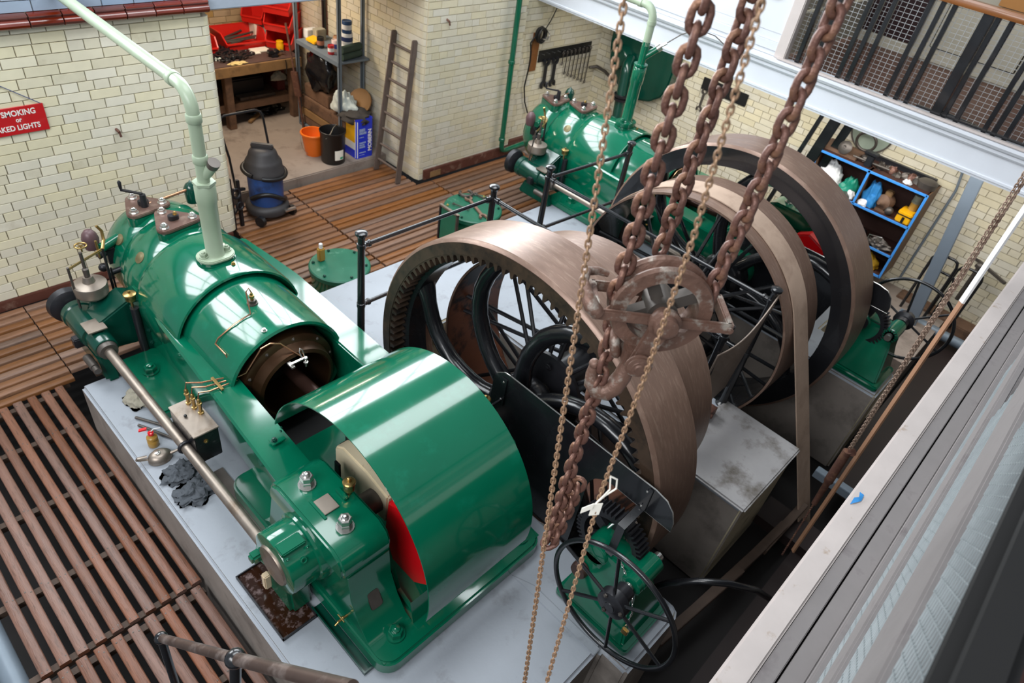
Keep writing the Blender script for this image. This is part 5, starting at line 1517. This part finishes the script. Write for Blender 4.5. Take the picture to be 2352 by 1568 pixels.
tag(G().box(4.3, 4.82, 8.54, 8.68, .382, .42).build('parts_tray', STEEL, bevel=.006), 'shallow steel parts tray under the bench', 'tray')
rag('cloth_bundle', 'pale cloth bundle hanging under the bench top', (4.86, 8.52, .60), .10, .05, .10, CLOTHC, 21)
tag(G().box(4.9, 5.02, 8.62, 9.2, .40, .80).build('red_panel', M('dull_red_panel', '5a1e1c', .6, 0, .2, 6), bevel=.006), 'dull red panel standing under the right end of the bench', 'panel')
rag('black_sack', 'black sack on the floor under the bench', (4.75, 8.75, .102), .25, .16, .10, BAGBLK, 22)
tag(G().bar((4.35, 8.45, .12), (4.75, 8.75, .125), .05, .03).build('timber_offcut', BENCHWOOD, bevel=.003), 'short timber offcut on the floor under the bench', 'timber')

rk = thing('shelf_rack', 'grey steel post shelf rack along the right side of the alcove', 'rack', (5.15, 7.65, .1))
for x, y, mt in ((4.95, 7.19, GREYSTEEL), (4.95, 8.13, GREYSTEEL), (5.37, 7.30, GREYSTEEL), (5.37, 8.13, BLACKIRON)):
    p = G().box(x - .02, x + .02, y - .003, y + .003, .1, 2.29).box(x - .02, x - .014, y - .003, y + .037, .1, 2.29)
    p.build('post', mt, rk)
for z in (1.235, .1 + .03):
    G().box(4.93, 5.39, 7.2, 8.12, z - .015, z + .012).box(4.925, 4.932, 7.2, 8.12, z - .04, z + .012).build('shelf', GREYSTEEL, rk, bevel=.002)
tb_ = ((4.96, 5.26, 7.22, 8.11, .145, .25), (4.955, 5.25, 7.26, 8.12, .255, .36), (4.96, 5.30, 7.12, 8.14, .37, .52), (5.0, 5.3, 7.55, 8.1, .525, .68))
for k, (b, lab) in enumerate(zip(tb_, ('lowest', 'second', 'thick dark', 'topmost short'))):
    tag(G().box(*b).build('timber_baulk', OLDWOOD if k != 1 else BENCHWOOD, bevel=.008), '%s timber baulk of the pile inside the shelf rack' % lab, 'timber')
tag(G().lathe((5.26, 7.22, .70), (-.75, -.25, .5), [(0, 0), (0, .17), (.02, .17), (.02, 0)], 28).build('wooden_disc', M('brown_disc_wood', '8a5f2c', .5, 0, .2, 7)), 'brown wooden disc leaning at the corner of the shelf rack', 'disc')
bgk = G().blob((5.06, 7.80, .93), .13, .26, .26, 31, .35, 2.0, 26, 16)
tag(bgk.build('bin_bag', BAGBLK, smooth=70), 'black plastic bin bag hanging below the shelf of the rack', 'bag')
rag('dust_sheet', 'pale green rag draped over the timber in the rack', (5.08, 7.28, .60), .14, .20, .24, CLOTHW, 33, .8, 2.2)
Z0 = 1.248


def can(x, y, z, r, h, mt, label, cap=None, cat='can', capmt=None):
    c = thing('paint_can', label, cat, (x, y, z))
    G().lathe((x, y, z), (0, 0, 1), [(0, r * .96), (.004, r), (h - .004, r), (h, r * .97), (h, r * .8), (h - .008, r * .78), (h - .008, 0)], 20).build('body', mt, c)
    if capmt:
        G().lathe((x, y, z + h * .3), (0, 0, 1), [(0, r * 1.01), (h * .4, r * 1.01)], 20, cap=False).build('label_band', capmt, c)
    return c


can(5.17, 7.36, Z0, .075, .15, WHITEPL, 'lowest white paint can of the tall can stack on the rack', capmt=PAPER)
can(5.17, 7.36, Z0 + .152, .07, .13, WHITEPL, 'middle white paint can of the tall can stack on the rack', capmt=M('dark_blue_label', '26345e', .4, 0, .1, 6))
can(5.17, 7.36, Z0 + .285, .06, .14, M('blue_can', '27466f', .4, .2, .1, 6), 'blue can on top of the can stack on the rack', capmt=WHITEPL)
can(5.14, 7.56, Z0, .05, .14, M('pink_white_can', 'd8c3c0', .4, 0, .1, 6), 'pink and white tin beside the tall can stack', capmt=M('blue_red_label', '39458f', .4, 0, .3, 16))
can(5.04, 7.74, Z0, .045, .13, BLACKPL, 'dark jar with coloured label in the middle of the rack shelf', capmt=M('orange_label', 'a4694f', .5, 0, .2, 14))
can(5.03, 7.50, Z0, .04, .11, M('red_tin', 'b3252a', .4, .1, .1, 6), 'small red tin near the front of the rack shelf', capmt=WHITEPL)
can(5.2, 7.62, Z0, .045, .16, M('tan_can', 'a87f5f', .5, 0, .1, 6), 'tan topped can at the back of the rack shelf')
tag(G().box(5.06, 5.22, 8.18 - .12, 8.16, Z0, Z0 + .11).build('carton', WHITEPL, bevel=.006), 'white carton at the far end of the rack shelf', 'box')
tag(G().box(5.12, 5.26, 7.94, 8.04, Z0, Z0 + .14).build('carton', CLOTHC, bevel=.006), 'grey carton beside the white one on the rack shelf', 'box')
tag(G().obox((5.06, 7.92, Z0 + .035), (V((1, .2, .1)), V((-.2, 1, .1)), V((0, -.1, 1))), (.07, .08, .018)).build('sponge', YELLOW, bevel=.008), 'yellow sponge pad on the rack shelf', 'sponge')
for k, (z, lab) in enumerate(((Z0 + .045, 'lower'), (Z0 + .13, 'upper'))):
    tag(G().cyl((5.0, 7.24, z), (5.32, 7.30, z), .045, n=16).build('cloth_roll', M('dark_green_cloth', '33443a', .8, 0, .2, 12), bevel=.004), '%s dark green roll at the near end of the rack shelf' % lab, 'roll')
br = thing('rusty_strut', 'rusty forged bar leaning in front of the rack post', 'bar', (4.90, 8.03, .1))
G().tube([(4.905, 8.02, .1), (4.89, 8.08, .55)], .016, 8).tube([(4.875, 8.12, .8), (4.85, 8.22, 1.42)], .014, 8).build('bar', RUST, br)
G().bar((4.89, 8.08, .52), (4.872, 8.125, .84), .10, .03, up=(.9, .4, 0)).build('plate', RUST, br, bevel=.006)

vac = thing('wet_vacuum', 'dusty blue and black drum vacuum cleaner with a tube push handle', 'vacuum cleaner', (3.44, 6.47, 0))
vx, vy = 3.44, 6.47
G().lathe((vx, vy, .05), (0, 0, 1), [(0, .20), (.01, .235), (.06, .24), (.09, .225), (.11, .19)], 36).build('base', DUSTYBLK, vac)
G().lathe((vx, vy, .15), (0, 0, 1), [(0, .18), (.03, .185), (.34, .19), (.36, .18)], 36).build('drum', BLUEPL, vac)
G().lathe((vx, vy, .50), (0, 0, 1), [(0, .20), (.015, .215), (.05, .215), (.07, .2), (.14, .195), (.17, .178), (.185, .165), (.25, .145), (.28, .125), (.295, .09), (.30, 0)], 36).build('motor_head', DUSTYBLK, vac)
G().prism(rrect(-.12, .12, -.03, .03, .025, 4), 'z', 0, .05).xf(lambda p: V((vx + p.x * .72 + p.y * .7, vy + p.y * .72 - p.x * .7, .79 + p.z))).build('head_grip', DUSTYBLK, vac, bevel=.01)
G().tube([(vx + .225 * cos(t), vy + .225 * sin(t), .53 - .03 * cos(t + .6)) for t in [2 * pi * k / 40 for k in range(-14, 24)]] , .024, 10).build('hose', BLACKPL, vac)
G().tube([(vx + .2 * cos(t), vy + .2 * sin(t), .26 + .07 * cos(2 * (t - 4.2))) for t in [radians(q) for q in range(190, 330, 8)]], .026, 10).build('hose', BLACKPL, vac)
hx = [(3.20, 6.68, .12), (3.18, 6.72, .62), (3.12, 6.74, 1.0), (3.13, 6.74, 1.06), (3.19, 6.74, 1.09), (3.54, 6.74, 1.09), (3.60, 6.74, 1.06), (3.63, 6.74, .98), (3.66, 6.72, .62), (3.64, 6.68, .2)]
G().tube(hx, .013, 10).build('push_handle', BLACKIRON, vac, smooth=60)
G().cyl((3.24, 6.25, .06), (3.20, 6.23, .06), .06, n=16).cyl((3.62, 6.29, .06), (3.66, 6.30, .06), .06, n=16).build('castor', BLACKPL, vac)
G().box(3.52, 3.66, 6.22, 6.26, .09, .12).build('latch', BSTEEL, vac, bevel=.006)
tr_k = thing('sack_truck', 'black cast trestle standing left of the vacuum cleaner', 'trestle', (2.98, 6.34, 0))
G().box(2.93, 2.97, 6.30, 6.34, 0, .62).box(3.04, 3.08, 6.34, 6.38, 0, .56).build('upright', BLACKIRON, tr_k, bevel=.006)
G().bar((2.95, 6.32, .48), (3.16, 6.42, .40), .04, .03).bar((2.95, 6.32, .2), (3.1, 6.4, .25), .04, .03).build('cross_bar', BLACKIRON, tr_k, bevel=.004)
G().torus((3.02, 6.33, .42), (.3, -1, .2), .05, .014, 18, 8).torus((3.05, 6.34, .26), (.3, -1, .2), .04, .014, 18, 8).build('ring', BLACKIRON, tr_k)

bk = thing('steel_pail', 'black steel pail with a paper label and wire handle', 'bucket', (4.70, 7.02, .1))
G().lathe((4.70, 7.02, .1), (0, 0, 1), [(0, 0), (0, .142), (.01, .148), (.39, .158), (.40, .166), (.415, .166), (.418, .158), (.405, .152), (.02, .140), (.02, 0)], 40, cap=False).build('body', BLACKPL, bk)
G().tube([(4.70 + .16 * cos(radians(205)), 7.02 + .16 * sin(radians(205)), .45), (4.60, 6.93, .50), (4.70, 7.0, .55), (4.79, 7.07, .545), (4.70 + .16 * cos(radians(25)), 7.02 + .16 * sin(radians(25)), .49)], .006, 8).build('handle', BSTEEL, bk)
G().lathe((4.70, 7.02, .17), (0, 0, 1), [(0, .1525), (.13, .156)], 12, a0=0, a1=.8, udir=(-.42, -.9, 0), cap=False).build('label', PAPER, bk)
G().lathe((4.70, 7.02, .18), (0, 0, 1), [(0, .1535), (.03, .154)], 8, a0=.45, a1=.75, udir=(-.42, -.9, 0), cap=False).build('label_patch', M('green_patch', '2f9e74', .5, 0, .1, 8), bk)
ok_ = thing('plastic_bucket', 'orange plastic bucket with a wire handle behind the black pail', 'bucket', (4.60, 7.30, .1))
G().lathe((4.60, 7.30, .1), (0, 0, 1), [(0, 0), (0, .105), (.27, .15), (.27, .162), (.29, .165), (.30, .158), (.298, .146), (.02, .1), (.02, 0)], 40, cap=False).build('body', ORANGE, ok_)
G().tube([(4.45, 7.36, .37)] + [(4.45 - .06 * sin(radians(t)) + .15 * (1 - cos(radians(t))) * .5, 7.34 - .10 * t / 180, .37 - .30 * sin(radians(t * .5)) + .0) for t in (30, 60, 90, 120, 150, 180)], .004, 6).build('handle', BSTEEL, ok_)
fc = thing('printed_tub', 'blue and yellow printed tub covered by a dark dusty cloth', 'tub', (5.06, 7.06, .1))
G().prism(rrect(4.975, 5.24, 6.90, 7.24, .03, 5), 'z', .1, .62).build('body', BLUEINK, fc)
G().add([(4.973, 7.21, .31), (4.973, 6.93, .31), (4.973, 6.93, .62), (4.973, 7.21, .62)], [(0, 1, 2, 3)]).build('yellow_panel', YELLOW, fc)
G().box(4.9725, 4.9742, 6.93, 7.21, .215, .312).build('white_panel', WHITEPL, fc)
G().add([(4.976, 6.93, .11), (5.0, 6.900, .11), (5.0, 6.900, .60), (4.976, 6.93, .60)], [(0, 1, 2, 3)]).xf(lambda p: p + V((-.004, -.004, 0))).build('white_stripe', WHITEPL, fc)
for z0, z1, x1 in ((.46, .50, 5.11), (.425, .455, 5.13), (.38, .39, 5.09), (.30, .32, 5.12), (.27, .29, 5.10), (.24, .262, 5.11), (.17, .185, 5.12), (.14, .145, 5.10)):
    G().box(5.02, x1, 6.8985, 6.9, z0, z1).build('small_print', M('pale_print', '8fa0dc', .5, 0, .5, 90), fc)
text_mesh('lettering', 'MOBERN', .075, basis((5.185, 6.8985, .33), (0, 0, 1), (-1, 0, 0), (0, -1, 0)), WHITEINK, fc)
cg = G().blob((5.10, 7.08, .60), .19, .20, .09, 41, .35, 3.0, 28, 12)
tag(cg.build('dust_cloth', M('dark_dusty_cloth', '3f3a36', .95, 0, .2, 18, bump=.5, bscale=60), smooth=70), 'dark dusty cloth draped over the printed tub', 'cloth')

ld = thing('ladder', 'short weathered wooden ladder leaning on the alcove side wall', 'ladder', (5.16, 6.5, 0))
a0, a1 = V((5.15, 6.26, .0)), V((5.395, 6.345, 1.73)); b0, b1 = V((5.15, 6.71, .0)), V((5.395, 6.725, 1.73))
for p0, p1 in ((a0, a1), (b0, b1)):
    G().bar(p0, p1, .042, .075, up=(1, 0, -.15)).build('rail', GREYLADDER, ld, bevel=.010)
for k in range(8):
    t = .09 + .118 * k
    G().cyl(a0.lerp(a1, t), b0.lerp(b1, t), .017, n=10).build('rung', GREYLADDER, ld)

# ------------------------------------------------------------------ things on the walls
sg = thing('warning_sign', 'red enamel sign about smoking and naked lights hung on a cord', 'sign', (1.2, WY - .02, 1.63))
G().box(.975, 1.458, WY - .026, WY - .016, 1.525, 1.74).build('plate', SIGNRED, sg, bevel=.002, seg=1)
for body, size, z, x in (('NO SMOKING', .062, 1.692, 1.225), ('or', .05, 1.638, 1.262), ('NAKED LIGHTS', .058, 1.577, 1.228)):
    t = text_mesh('lettering', body, size, basis((x, WY - .0275, z), (.86, 0, 0), (0, 0, 1), (0, -1, 0)), WHITEINK, sg, depth=.0008)
G().tube([(.99, WY - .022, 1.735), (1.215, WY - .018, 1.91), (1.45, WY - .022, 1.735)], .0035, 6).build('cord', M('blue_cord', '3a4a78', .8, 0, .1, 20), sg)
for x, z, lab in ((1.95, 1.42, 'on the cream bricks right of the red sign'), (5.72, 1.98, 'high on the tiled column')):
    tag(G().cyl((x, WY, z), (x + .01, WY - .05, z - .02), .013, n=8).cyl((x + .01, WY - .05, z - .02), (x + .015, WY - .055, z - .06), .010, n=8).build('iron_hook', RUST), 'small rusty iron hook %s' % lab, 'hook')
RY = WY + .12
wr = thing('spanner_board', 'dark board of hooks for spanners on the end wall', 'tool rack', (8.2, RY, 1.28))
G().box(7.60, 8.77, RY - .03, RY - .013, 1.20, 1.36).build('board', BLACKPL, wr, bevel=.004)
for k in range(10):
    x = 7.68 + .115 * k
    G().cyl((x, RY - .02, 1.30), (x, RY - .055, 1.305), .005, n=6).build('peg', BSTEEL, wr)
for k in range(10):
    x = 7.76 + (.19 * k if k < 2 else .26 + .09 * (k - 1)); big = k < 2
    L_ = .46 if big else .24 + .035 * k
    if k == 2:
        L_ = .2
    s_ = spanner((x, RY - .05, 1.30 if not big else 1.26), (.03 if big else .02, 0, -1), L_, nrm=(0, -1, 0), kind='open' if big else 'ring', wd=.042 if big else .016)
    tag(s_.build('spanner', BLACKIRON if big else DSTEEL), ('first big open spanner from the left' if k == 0 else 'second big open spanner from the left') + ' on the spanner board' if big else '%s slim ring spanner from the left on the spanner board' % ('x', 'x', 'shortest and first', 'second', 'third', 'fourth', 'fifth', 'sixth', 'seventh', 'eighth and last')[k], 'spanner')
hr_ = thing('hose_reel', 'black cable hank on a brown wooden backboard with its tail hanging down', 'cable', (7.5, RY - .05, 1.4))
G().box(7.42, 7.56, RY - .035, RY - .013, 1.10, 1.62).build('backboard', OAK, hr_, bevel=.004)
for k in range(9):
    G().torus((7.50 + .012 * sin(k * 2), RY - .06 - .007 * k, 1.60), (.1 * sin(k), -1, .1 * cos(k)), .085 + .012 * sin(k * 1.7), .011, 24, 6).build('cable_turn', BLACKPL, hr_)
G().tube([(7.56, RY - .09, 1.66), (7.7, RY - .05, 1.76), (7.78, RY - .05, 1.9), (7.82, RY - .03, 2.05)], .008, 6).build('cable', BLACKPL, hr_)
G().tube([(7.45, RY - .06, 1.62), (7.35, RY - .05, 1.5), (7.38, RY - .05, 1.40), (7.40, RY - .05, 1.25), (7.36, RY - .05, .9), (7.42, RY - .05, .68), (7.52, RY - .05, .50)], .010, 8).build('cable', BLACKPL, hr_, smooth=70)
G().tube([(7.5, RY - .13, 1.56), (7.58, RY - .14, 1.55), (7.64, RY - .12, 1.6), (7.6, RY - .1, 1.66)], .012, 8).build('clamp', BSTEEL, hr_)
tag(G().tube([(8.80, RY - .05, .98), (8.90, RY - .12, 1.0), (8.88, RY - .3, .99), (8.84, RY - .48, .94)], [.02, .024, .024, .022], 10).build('iron_lever', DSTEEL, smooth=60), 'grey iron lever sticking out of the wall corner', 'lever')
# green start tank with lettering on the side wall
tk = thing('water_hopper', 'big dark green cast tank with gold lettering on the side wall', 'tank', (8.9, 5.4, 1.0))
pol = [(5.98, 2.02), (5.98, 1.45), (5.93, 1.2), (5.82, 1.0), (5.6, .86), (5.35, .82), (5.1, .88), (4.93, 1.0), (4.86, 1.15), (4.84, 1.4), (4.84, 2.02)]
G().prism(pol, 'x', 8.78, 8.97).build('body', DGREEN, tk, bevel=.02, seg=2)
G().lathe((8.80, 5.72, 1.33), (-1, 0, 0), [(0, .18), (.02, .17), (.10, .16), (.13, .13), (.14, 0)], 28).build('boss', DGREEN, tk)
text_mesh('lettering', 'MANCHESTER', .085, basis((8.776, 5.42, 1.66), (0, -1, 0), (0, 0, 1), (-1, 0, 0)), GOLDINK, tk)
pk = thing('drain_pipe', 'dark green pipe with a flange below the lettered tank', 'pipe', (8.3, 5.3, 0))
G().tube([(8.75, 5.55, 1.35), (8.62, 5.5, 1.30), (8.60, 5.48, 1.2), (8.55, 5.4, .35), (8.5, 5.38, .28), (8.3, 5.3, .25)], .075, 16).build('pipe', DGREEN, pk, smooth=60)
G().lathe((8.585, 5.44, .82), (0, 0, 1), [(0, .12), (.03, .12), (.031, .08), (.05, .08), (.051, .12), (.08, .12)], 20).build('flange', BLACKIRON, pk)
bd2 = thing('dark_board', 'dark board with one spanner on the side wall behind the chains', 'tool rack', (8.96, 4.15, 1.38))
G().box(8.96, 8.985, 3.75, 4.45, 1.28, 1.44).build('board', BLACKPL, bd2, bevel=.004)
tag(spanner((8.93, 4.36, 1.32), (0, .02, -1), .34, nrm=(-1, 0, 0), kind='open', wd=.03).build('spanner', DSTEEL), 'grey open spanner hanging from the dark board on the side wall', 'spanner')
for k, (y0, wd) in enumerate(((2.50, .05), (2.36, .13), (2.22, .10))):
    tag(G().bar((8.42 + .12 * k, y0, 2.2), (8.36 + .12 * k, y0 + .33, .0), wd, .04, up=(1, 0, 0)).build('black_brace', BLACK, bevel=.006), '%s black raking brace under the gallery left of the blue edged cabinet' % ('thin first', 'broad middle', 'third')[k], 'brace')
# blue edged cabinet
cb = thing('open_cabinet', 'open dark wood cabinet with bright blue edges full of workshop odds', 'cabinet', (8.7, 1.8, .2))
CX0, CX1, Y0, Y1, ZB, ZT_ = 8.5, 8.97, 1.15, 2.46, .20, 1.33
G().box(CX1 - .02, CX1, Y0, Y1, ZB, ZT_).build('back', DKWOOD, cb)
for y, n_ in ((Y0, 'side'), (1.83, 'divider'), (Y1, 'side')):
    z0 = ZB if n_ == 'side' else .90
    G().box(CX0 + .012, CX1, y - .012, y + .012, z0, ZT_).build(n_, M('cabinet_side_wood', '6b4f38', .6, 0, .15, 6), cb)
    G().box(CX0, CX0 + .012, y - .014, y + .014, z0, ZT_).build('blue_edge', BLUEEDGE, cb, bevel=.002, seg=1)
for z in (ZB + .012, .50, .90, ZT_ - .012):
    G().box(CX0 + .012, CX1, Y0, Y1, z - .012, z + .012).build('shelf', DKWOOD, cb)
    G().box(CX0, CX0 + .012, Y0, Y1, z - .014, z + .014).build('blue_edge', BLUEEDGE, cb, bevel=.002, seg=1)
rag('plastic_bag', 'white carrier bag in the upper left of the cabinet', (8.66, 2.26, .915), .11, .17, .28, WHITEPL, 51, .5)
rag('plastic_bag', 'teal bag with white print beside the divider in the cabinet', (8.66, 1.98, .915), .10, .12, .20, CLOTHT, 52, .5)
rag('plastic_bag', 'small white bag in front of the teal bag', (8.57, 1.92, .915), .05, .06, .08, WHITEPL, 53, .5)
rag('blue_cloth', 'bright blue cloth just right of the cabinet divider', (8.64, 1.70, .915), .10, .10, .28, CLOTHB, 54, .6)
rag('white_wipe', 'white wipe below the blue cloth in the cabinet', (8.56, 1.74, .915), .06, .06, .06, WHITEPL, 55, .5)
mt_ = thing('old_motor', 'grimy old motor in the middle of the cabinet', 'motor', (8.66, 1.50, .912))
G().lathe((8.72, 1.52, 1.02), (-1, .3, 0), [(0, .05), (.01, .09), (.12, .09), (.14, .05), (.2, .02)], 20).box(8.58, 8.76, 1.44, 1.6, .912, .94).build('body', OLDWOOD, mt_)
G().sphere((8.58, 1.44, .965), .05, 14).build('cap', DSTEEL, mt_)
G().box(8.62, 8.70, 1.50, 1.58, 1.08, 1.16).build('terminal_box', BENCHWOOD, mt_, bevel=.01)
yb = thing('first_aid_box', 'yellow box with a black strap in the right of the cabinet', 'box', (8.62, 1.26, .912))
G().box(8.53, 8.74, 1.175, 1.34, .912, 1.05).build('body', YELLOW, yb, bevel=.012)
G().box(8.526, 8.744, 1.171, 1.344, 1.0, 1.012).build('seam', BLACKPL, yb)
G().box(8.522, 8.53, 1.24, 1.27, .92, .99).build('clasp', BLACKPL, yb, bevel=.003)
jr2 = thing('glass_jar', 'jar of amber stuff with a grey lid on the yellow box', 'jar', (8.68, 1.24, 1.052))
G().cyl((8.68, 1.24, 1.052), (8.68, 1.24, 1.14), .05, n=18).build('body', OILYEL, jr2)
G().lathe((8.68, 1.24, 1.141), (0, 0, 1), [(0, .055), (.02, .055), (.022, .05), (.09, .05), (.095, .0)], 18).build('lid', M('grey_green_lid', '76796b', .5, 0, .1, 9), jr2)
rag('grey_scraps', 'heap of grey metal scraps on the lower cabinet shelf', (8.60, 1.36, .514), .08, .14, .08, DSTEEL, 57, .9, 4)
tag(G().tube([(8.56, 1.50, .53), (8.56, 1.50, .62), (8.58, 1.36, .64), (8.58, 1.34, .54), (8.56, 1.48, .53)], .008, 6).build('bent_wire', BSTEEL), 'bent bright wire on the lower cabinet shelf', 'wire')
rag('dark_cloth', 'dark bundle at the left of the lower cabinet shelf', (8.64, 1.72, .514), .10, .16, .16, BAGBLK, 58, .5)
rag('yellow_hose', 'folded yellow hose at the bottom of the cabinet', (8.62, 1.42, .226), .10, .18, .16, YELLOWD, 59, .4)
# odds on top of the cabinet
tp = ZT_ + .001
tag(G().box(8.58, 8.93, 2.05, 2.5, tp, tp + .035).build('plank', OLDWOOD, bevel=.004), 'short dark plank on top of the cabinet, left end', 'plank')
tag(G().lathe((8.62, 2.22, tp + .09), (-.9, .1, .4), [(0, .03), (.01, .075), (.03, .08), (.05, .05), (.055, .02), (.03, 0)], 24).build('flanged_wheel', DSTEEL), 'small flanged iron wheel lying on the cabinet top', 'wheel')
ar = thing('iron_clamp', 'black clamp arm standing on the cabinet top', 'clamp', (8.6, 1.9, tp))
G().box(8.56, 8.62, 1.86, 1.94, tp, tp + .14).box(8.54, 8.64, 1.83, 1.99, tp + .14, tp + .17).build('body', BLACKIRON, ar, bevel=.008)
G().cyl((8.62, 2.1, tp + .04), (8.62, 1.66, tp + .05), .014).build('spindle', DSTEEL, ar)
for k in range(12):
    y = 1.22 + .07 * k; h_ = rr.uniform(.03, .09)
    tag(G().blob((8.66 + rr.uniform(-.08, .12), y, tp), .05, .05, h_, 60 + k, .6, 2.4, 14, 8).xf(lambda p: V((p.x, p.y, max(p.z, tp)))).build('iron_scrap', DSTEEL if k % 3 else RUST, smooth=50), 'lump of grimy iron scrap on the cabinet top', 'scrap', 'iron scraps on the cabinet top')
rag('white_wad', 'small white wad on the cabinet top', (8.60, 1.42, tp), .045, .05, .04, WHITEPL, 77, .5)
tag(G().lathe((8.7, 1.24, tp), (0, 0, 1), [(0, .1), (.07, .11), (.09, .08), (.09, 0)], 20).build('grey_tin', DSTEEL), 'low grey tin at the right end of the cabinet top', 'tin')
tag(G().bar((8.92, 1.2, tp + .02), (8.92, 2.1, tp + .02), .05, .08).build('angle_iron', BLACKIRON, bevel=.004), 'black bar along the back of the cabinet top', 'bar')
dk = thing('wall_disc', 'large pale round plate with a dark rim on the side wall', 'disc', (8.98, 2.1, 1.62))
G().lathe((8.985, 2.10, 1.60), (-1, 0, 0), [(0, .25), (.014, .255), (.02, .245), (.012, .23), (.012, 0)], 40).build('plate', BLUEMETAL, dk)
G().torus((8.965, 2.10, 1.60), (1, 0, 0), .248, .010, 40, 8).build('rim', DSTEEL, dk)
tag(G().torus((8.88, 2.10, 1.49), (1, 0, .25), .115, .017, 32, 10).build('rubber_ring', DSTEEL), 'smaller dark ring leaning against the round wall plate', 'ring')
tag(G().tube([(8.97, 1.55, 2.0), (8.95, 1.5, 1.75), (8.95, 1.42, 1.66), (8.95, 1.12, 1.62), (8.95, 1.02, 1.55), (8.95, .98, 1.35), (8.96, 1.0, .1)], .014, 8).build('conduit', GREYSTEEL, smooth=60), 'grey conduit curving past the right end of the cabinet to the floor', 'conduit')
tp_ = thing('wall_tap', 'rusty pipe with a lagged tap under the gallery beam', 'pipe', (8.9, .9, 1.75))
G().tube([(8.96, 1.12, 2.0), (8.92, 1.10, 1.86), (8.90, 1.06, 1.80), (8.90, .70, 1.78), (8.9, -.8, 1.74)], .022, 10).build('pipe', RUST, tp_, smooth=60)
G().blob((8.88, 1.0, 1.80), .05, .06, .045, 81, .5, 3, 16, 10).build('lagging', CLOTHC, tp_, smooth=60)
for y in (.9, .72, .58):
    G().lathe((8.90, y, 1.775), (0, -1, 0), [(0, .03), (.02, .04), (.05, .04), (.07, .03)], 12).build('fitting', DSTEEL, tp_)
G().cyl((8.9, .86, 1.79), (8.88, .86, 1.90), .008).bar((8.88, .9, 1.9), (8.88, .82, 1.9), .016, .008).build('lever', DSTEEL, tp_)
tag(G().bar((8.30, .83, 2.03), (8.30, .57, -.05), .13, .05, up=(1, 0, 0)).build('steel_stanchion', BLUEGREY, bevel=.006), 'broad blue grey steel stanchion under the gallery at the right', 'stanchion')
hp_ = thing('pipe_hoops', 'black bent tube hoops standing behind the grey stanchion', 'rack', (8.6, .6, 0))
for k, (x, y, s_, h_) in enumerate(((8.55, .78, .22, .78), (8.62, .70, .20, .56), (8.7, .5, .22, .70))):
    pts = [(x, y, -.05), (x, y - .01, h_ - .08), (x, y - .04, h_ - .02), (x, y - .08, h_), (x, y - s_, h_), (x, y - s_ - .04, h_ - .02), (x, y - s_ - .06, h_ - .08), (x, y - s_ - .06, -.05)]
    G().tube(pts, .017, 10).build('hoop', BLACK, hp_, smooth=60)
tag(G().bar((9.0, .42, .72), (8.75, .02, .70), .03, .03).cyl((8.83, .33, .72), (8.83, .33, .25), .024, n=12).blob((8.83, .33, .72), .03, .05, .04, 5, .3, 2, 12, 8).build('hanging_rod', DSTEEL), 'short dark rod taped to a wall bar at the far right', 'rod')
tag(G().box(8.72, 8.98, -.9, .9, -.2, .0).build('sleeper', OLDWOOD, bevel=.012), 'heavy timber sleeper at the foot of the right wall', 'timber')
tag(G().cyl((8.45, .75, -.05), (8.45, -1.0, -.05), .06, n=18).build('floor_pipe', GREYSTEEL), 'silver grey pipe on the floor beside the timber sleeper', 'pipe')
tag(G().box(4.98, 5.06, -.6, .32, .0, .08).build('steel_beam', GREYSTEEL, bevel=.004), 'grey steel beam crossing the pit below the near ledge', 'beam')
for k in range(4):
    tag(G().bar((2.9 + .45 * k, .42 - .05 * k, -.35), (3.9 + .35 * k, .30 - .02 * k, -.30), .07, .06).build('pit_timber', BEARER, bevel=.004), 'weathered timber lying in the pit below the plinth, %s from the near side' % ('first', 'second', 'third', 'fourth')[k], 'timber')
tag(G().blob((5.85, 1.0, .44), .03, .045, .012, 91, .5, 2, 14, 8).build('blue_scrap', CLOTHB), 'small bright blue scrap behind the far flywheel', 'scrap')
tag(G().cyl((6.35, .55, .35), (6.35, .20, .35), .10, n=20).build('concrete_pipe', CONC), 'short pale concrete stub below the far barring gear', 'pipe') if False else None
tag(G().tube([(6.9, 3.35, 1.0), (6.95, 3.3, 1.25), (7.0, 3.25, 1.33), (7.04, 3.2, 1.25), (7.05, 3.18, 1.05)], .005, 6).build('wire_loop', COPPER), 'thin copper wire loop above the far engine bed', 'wire')
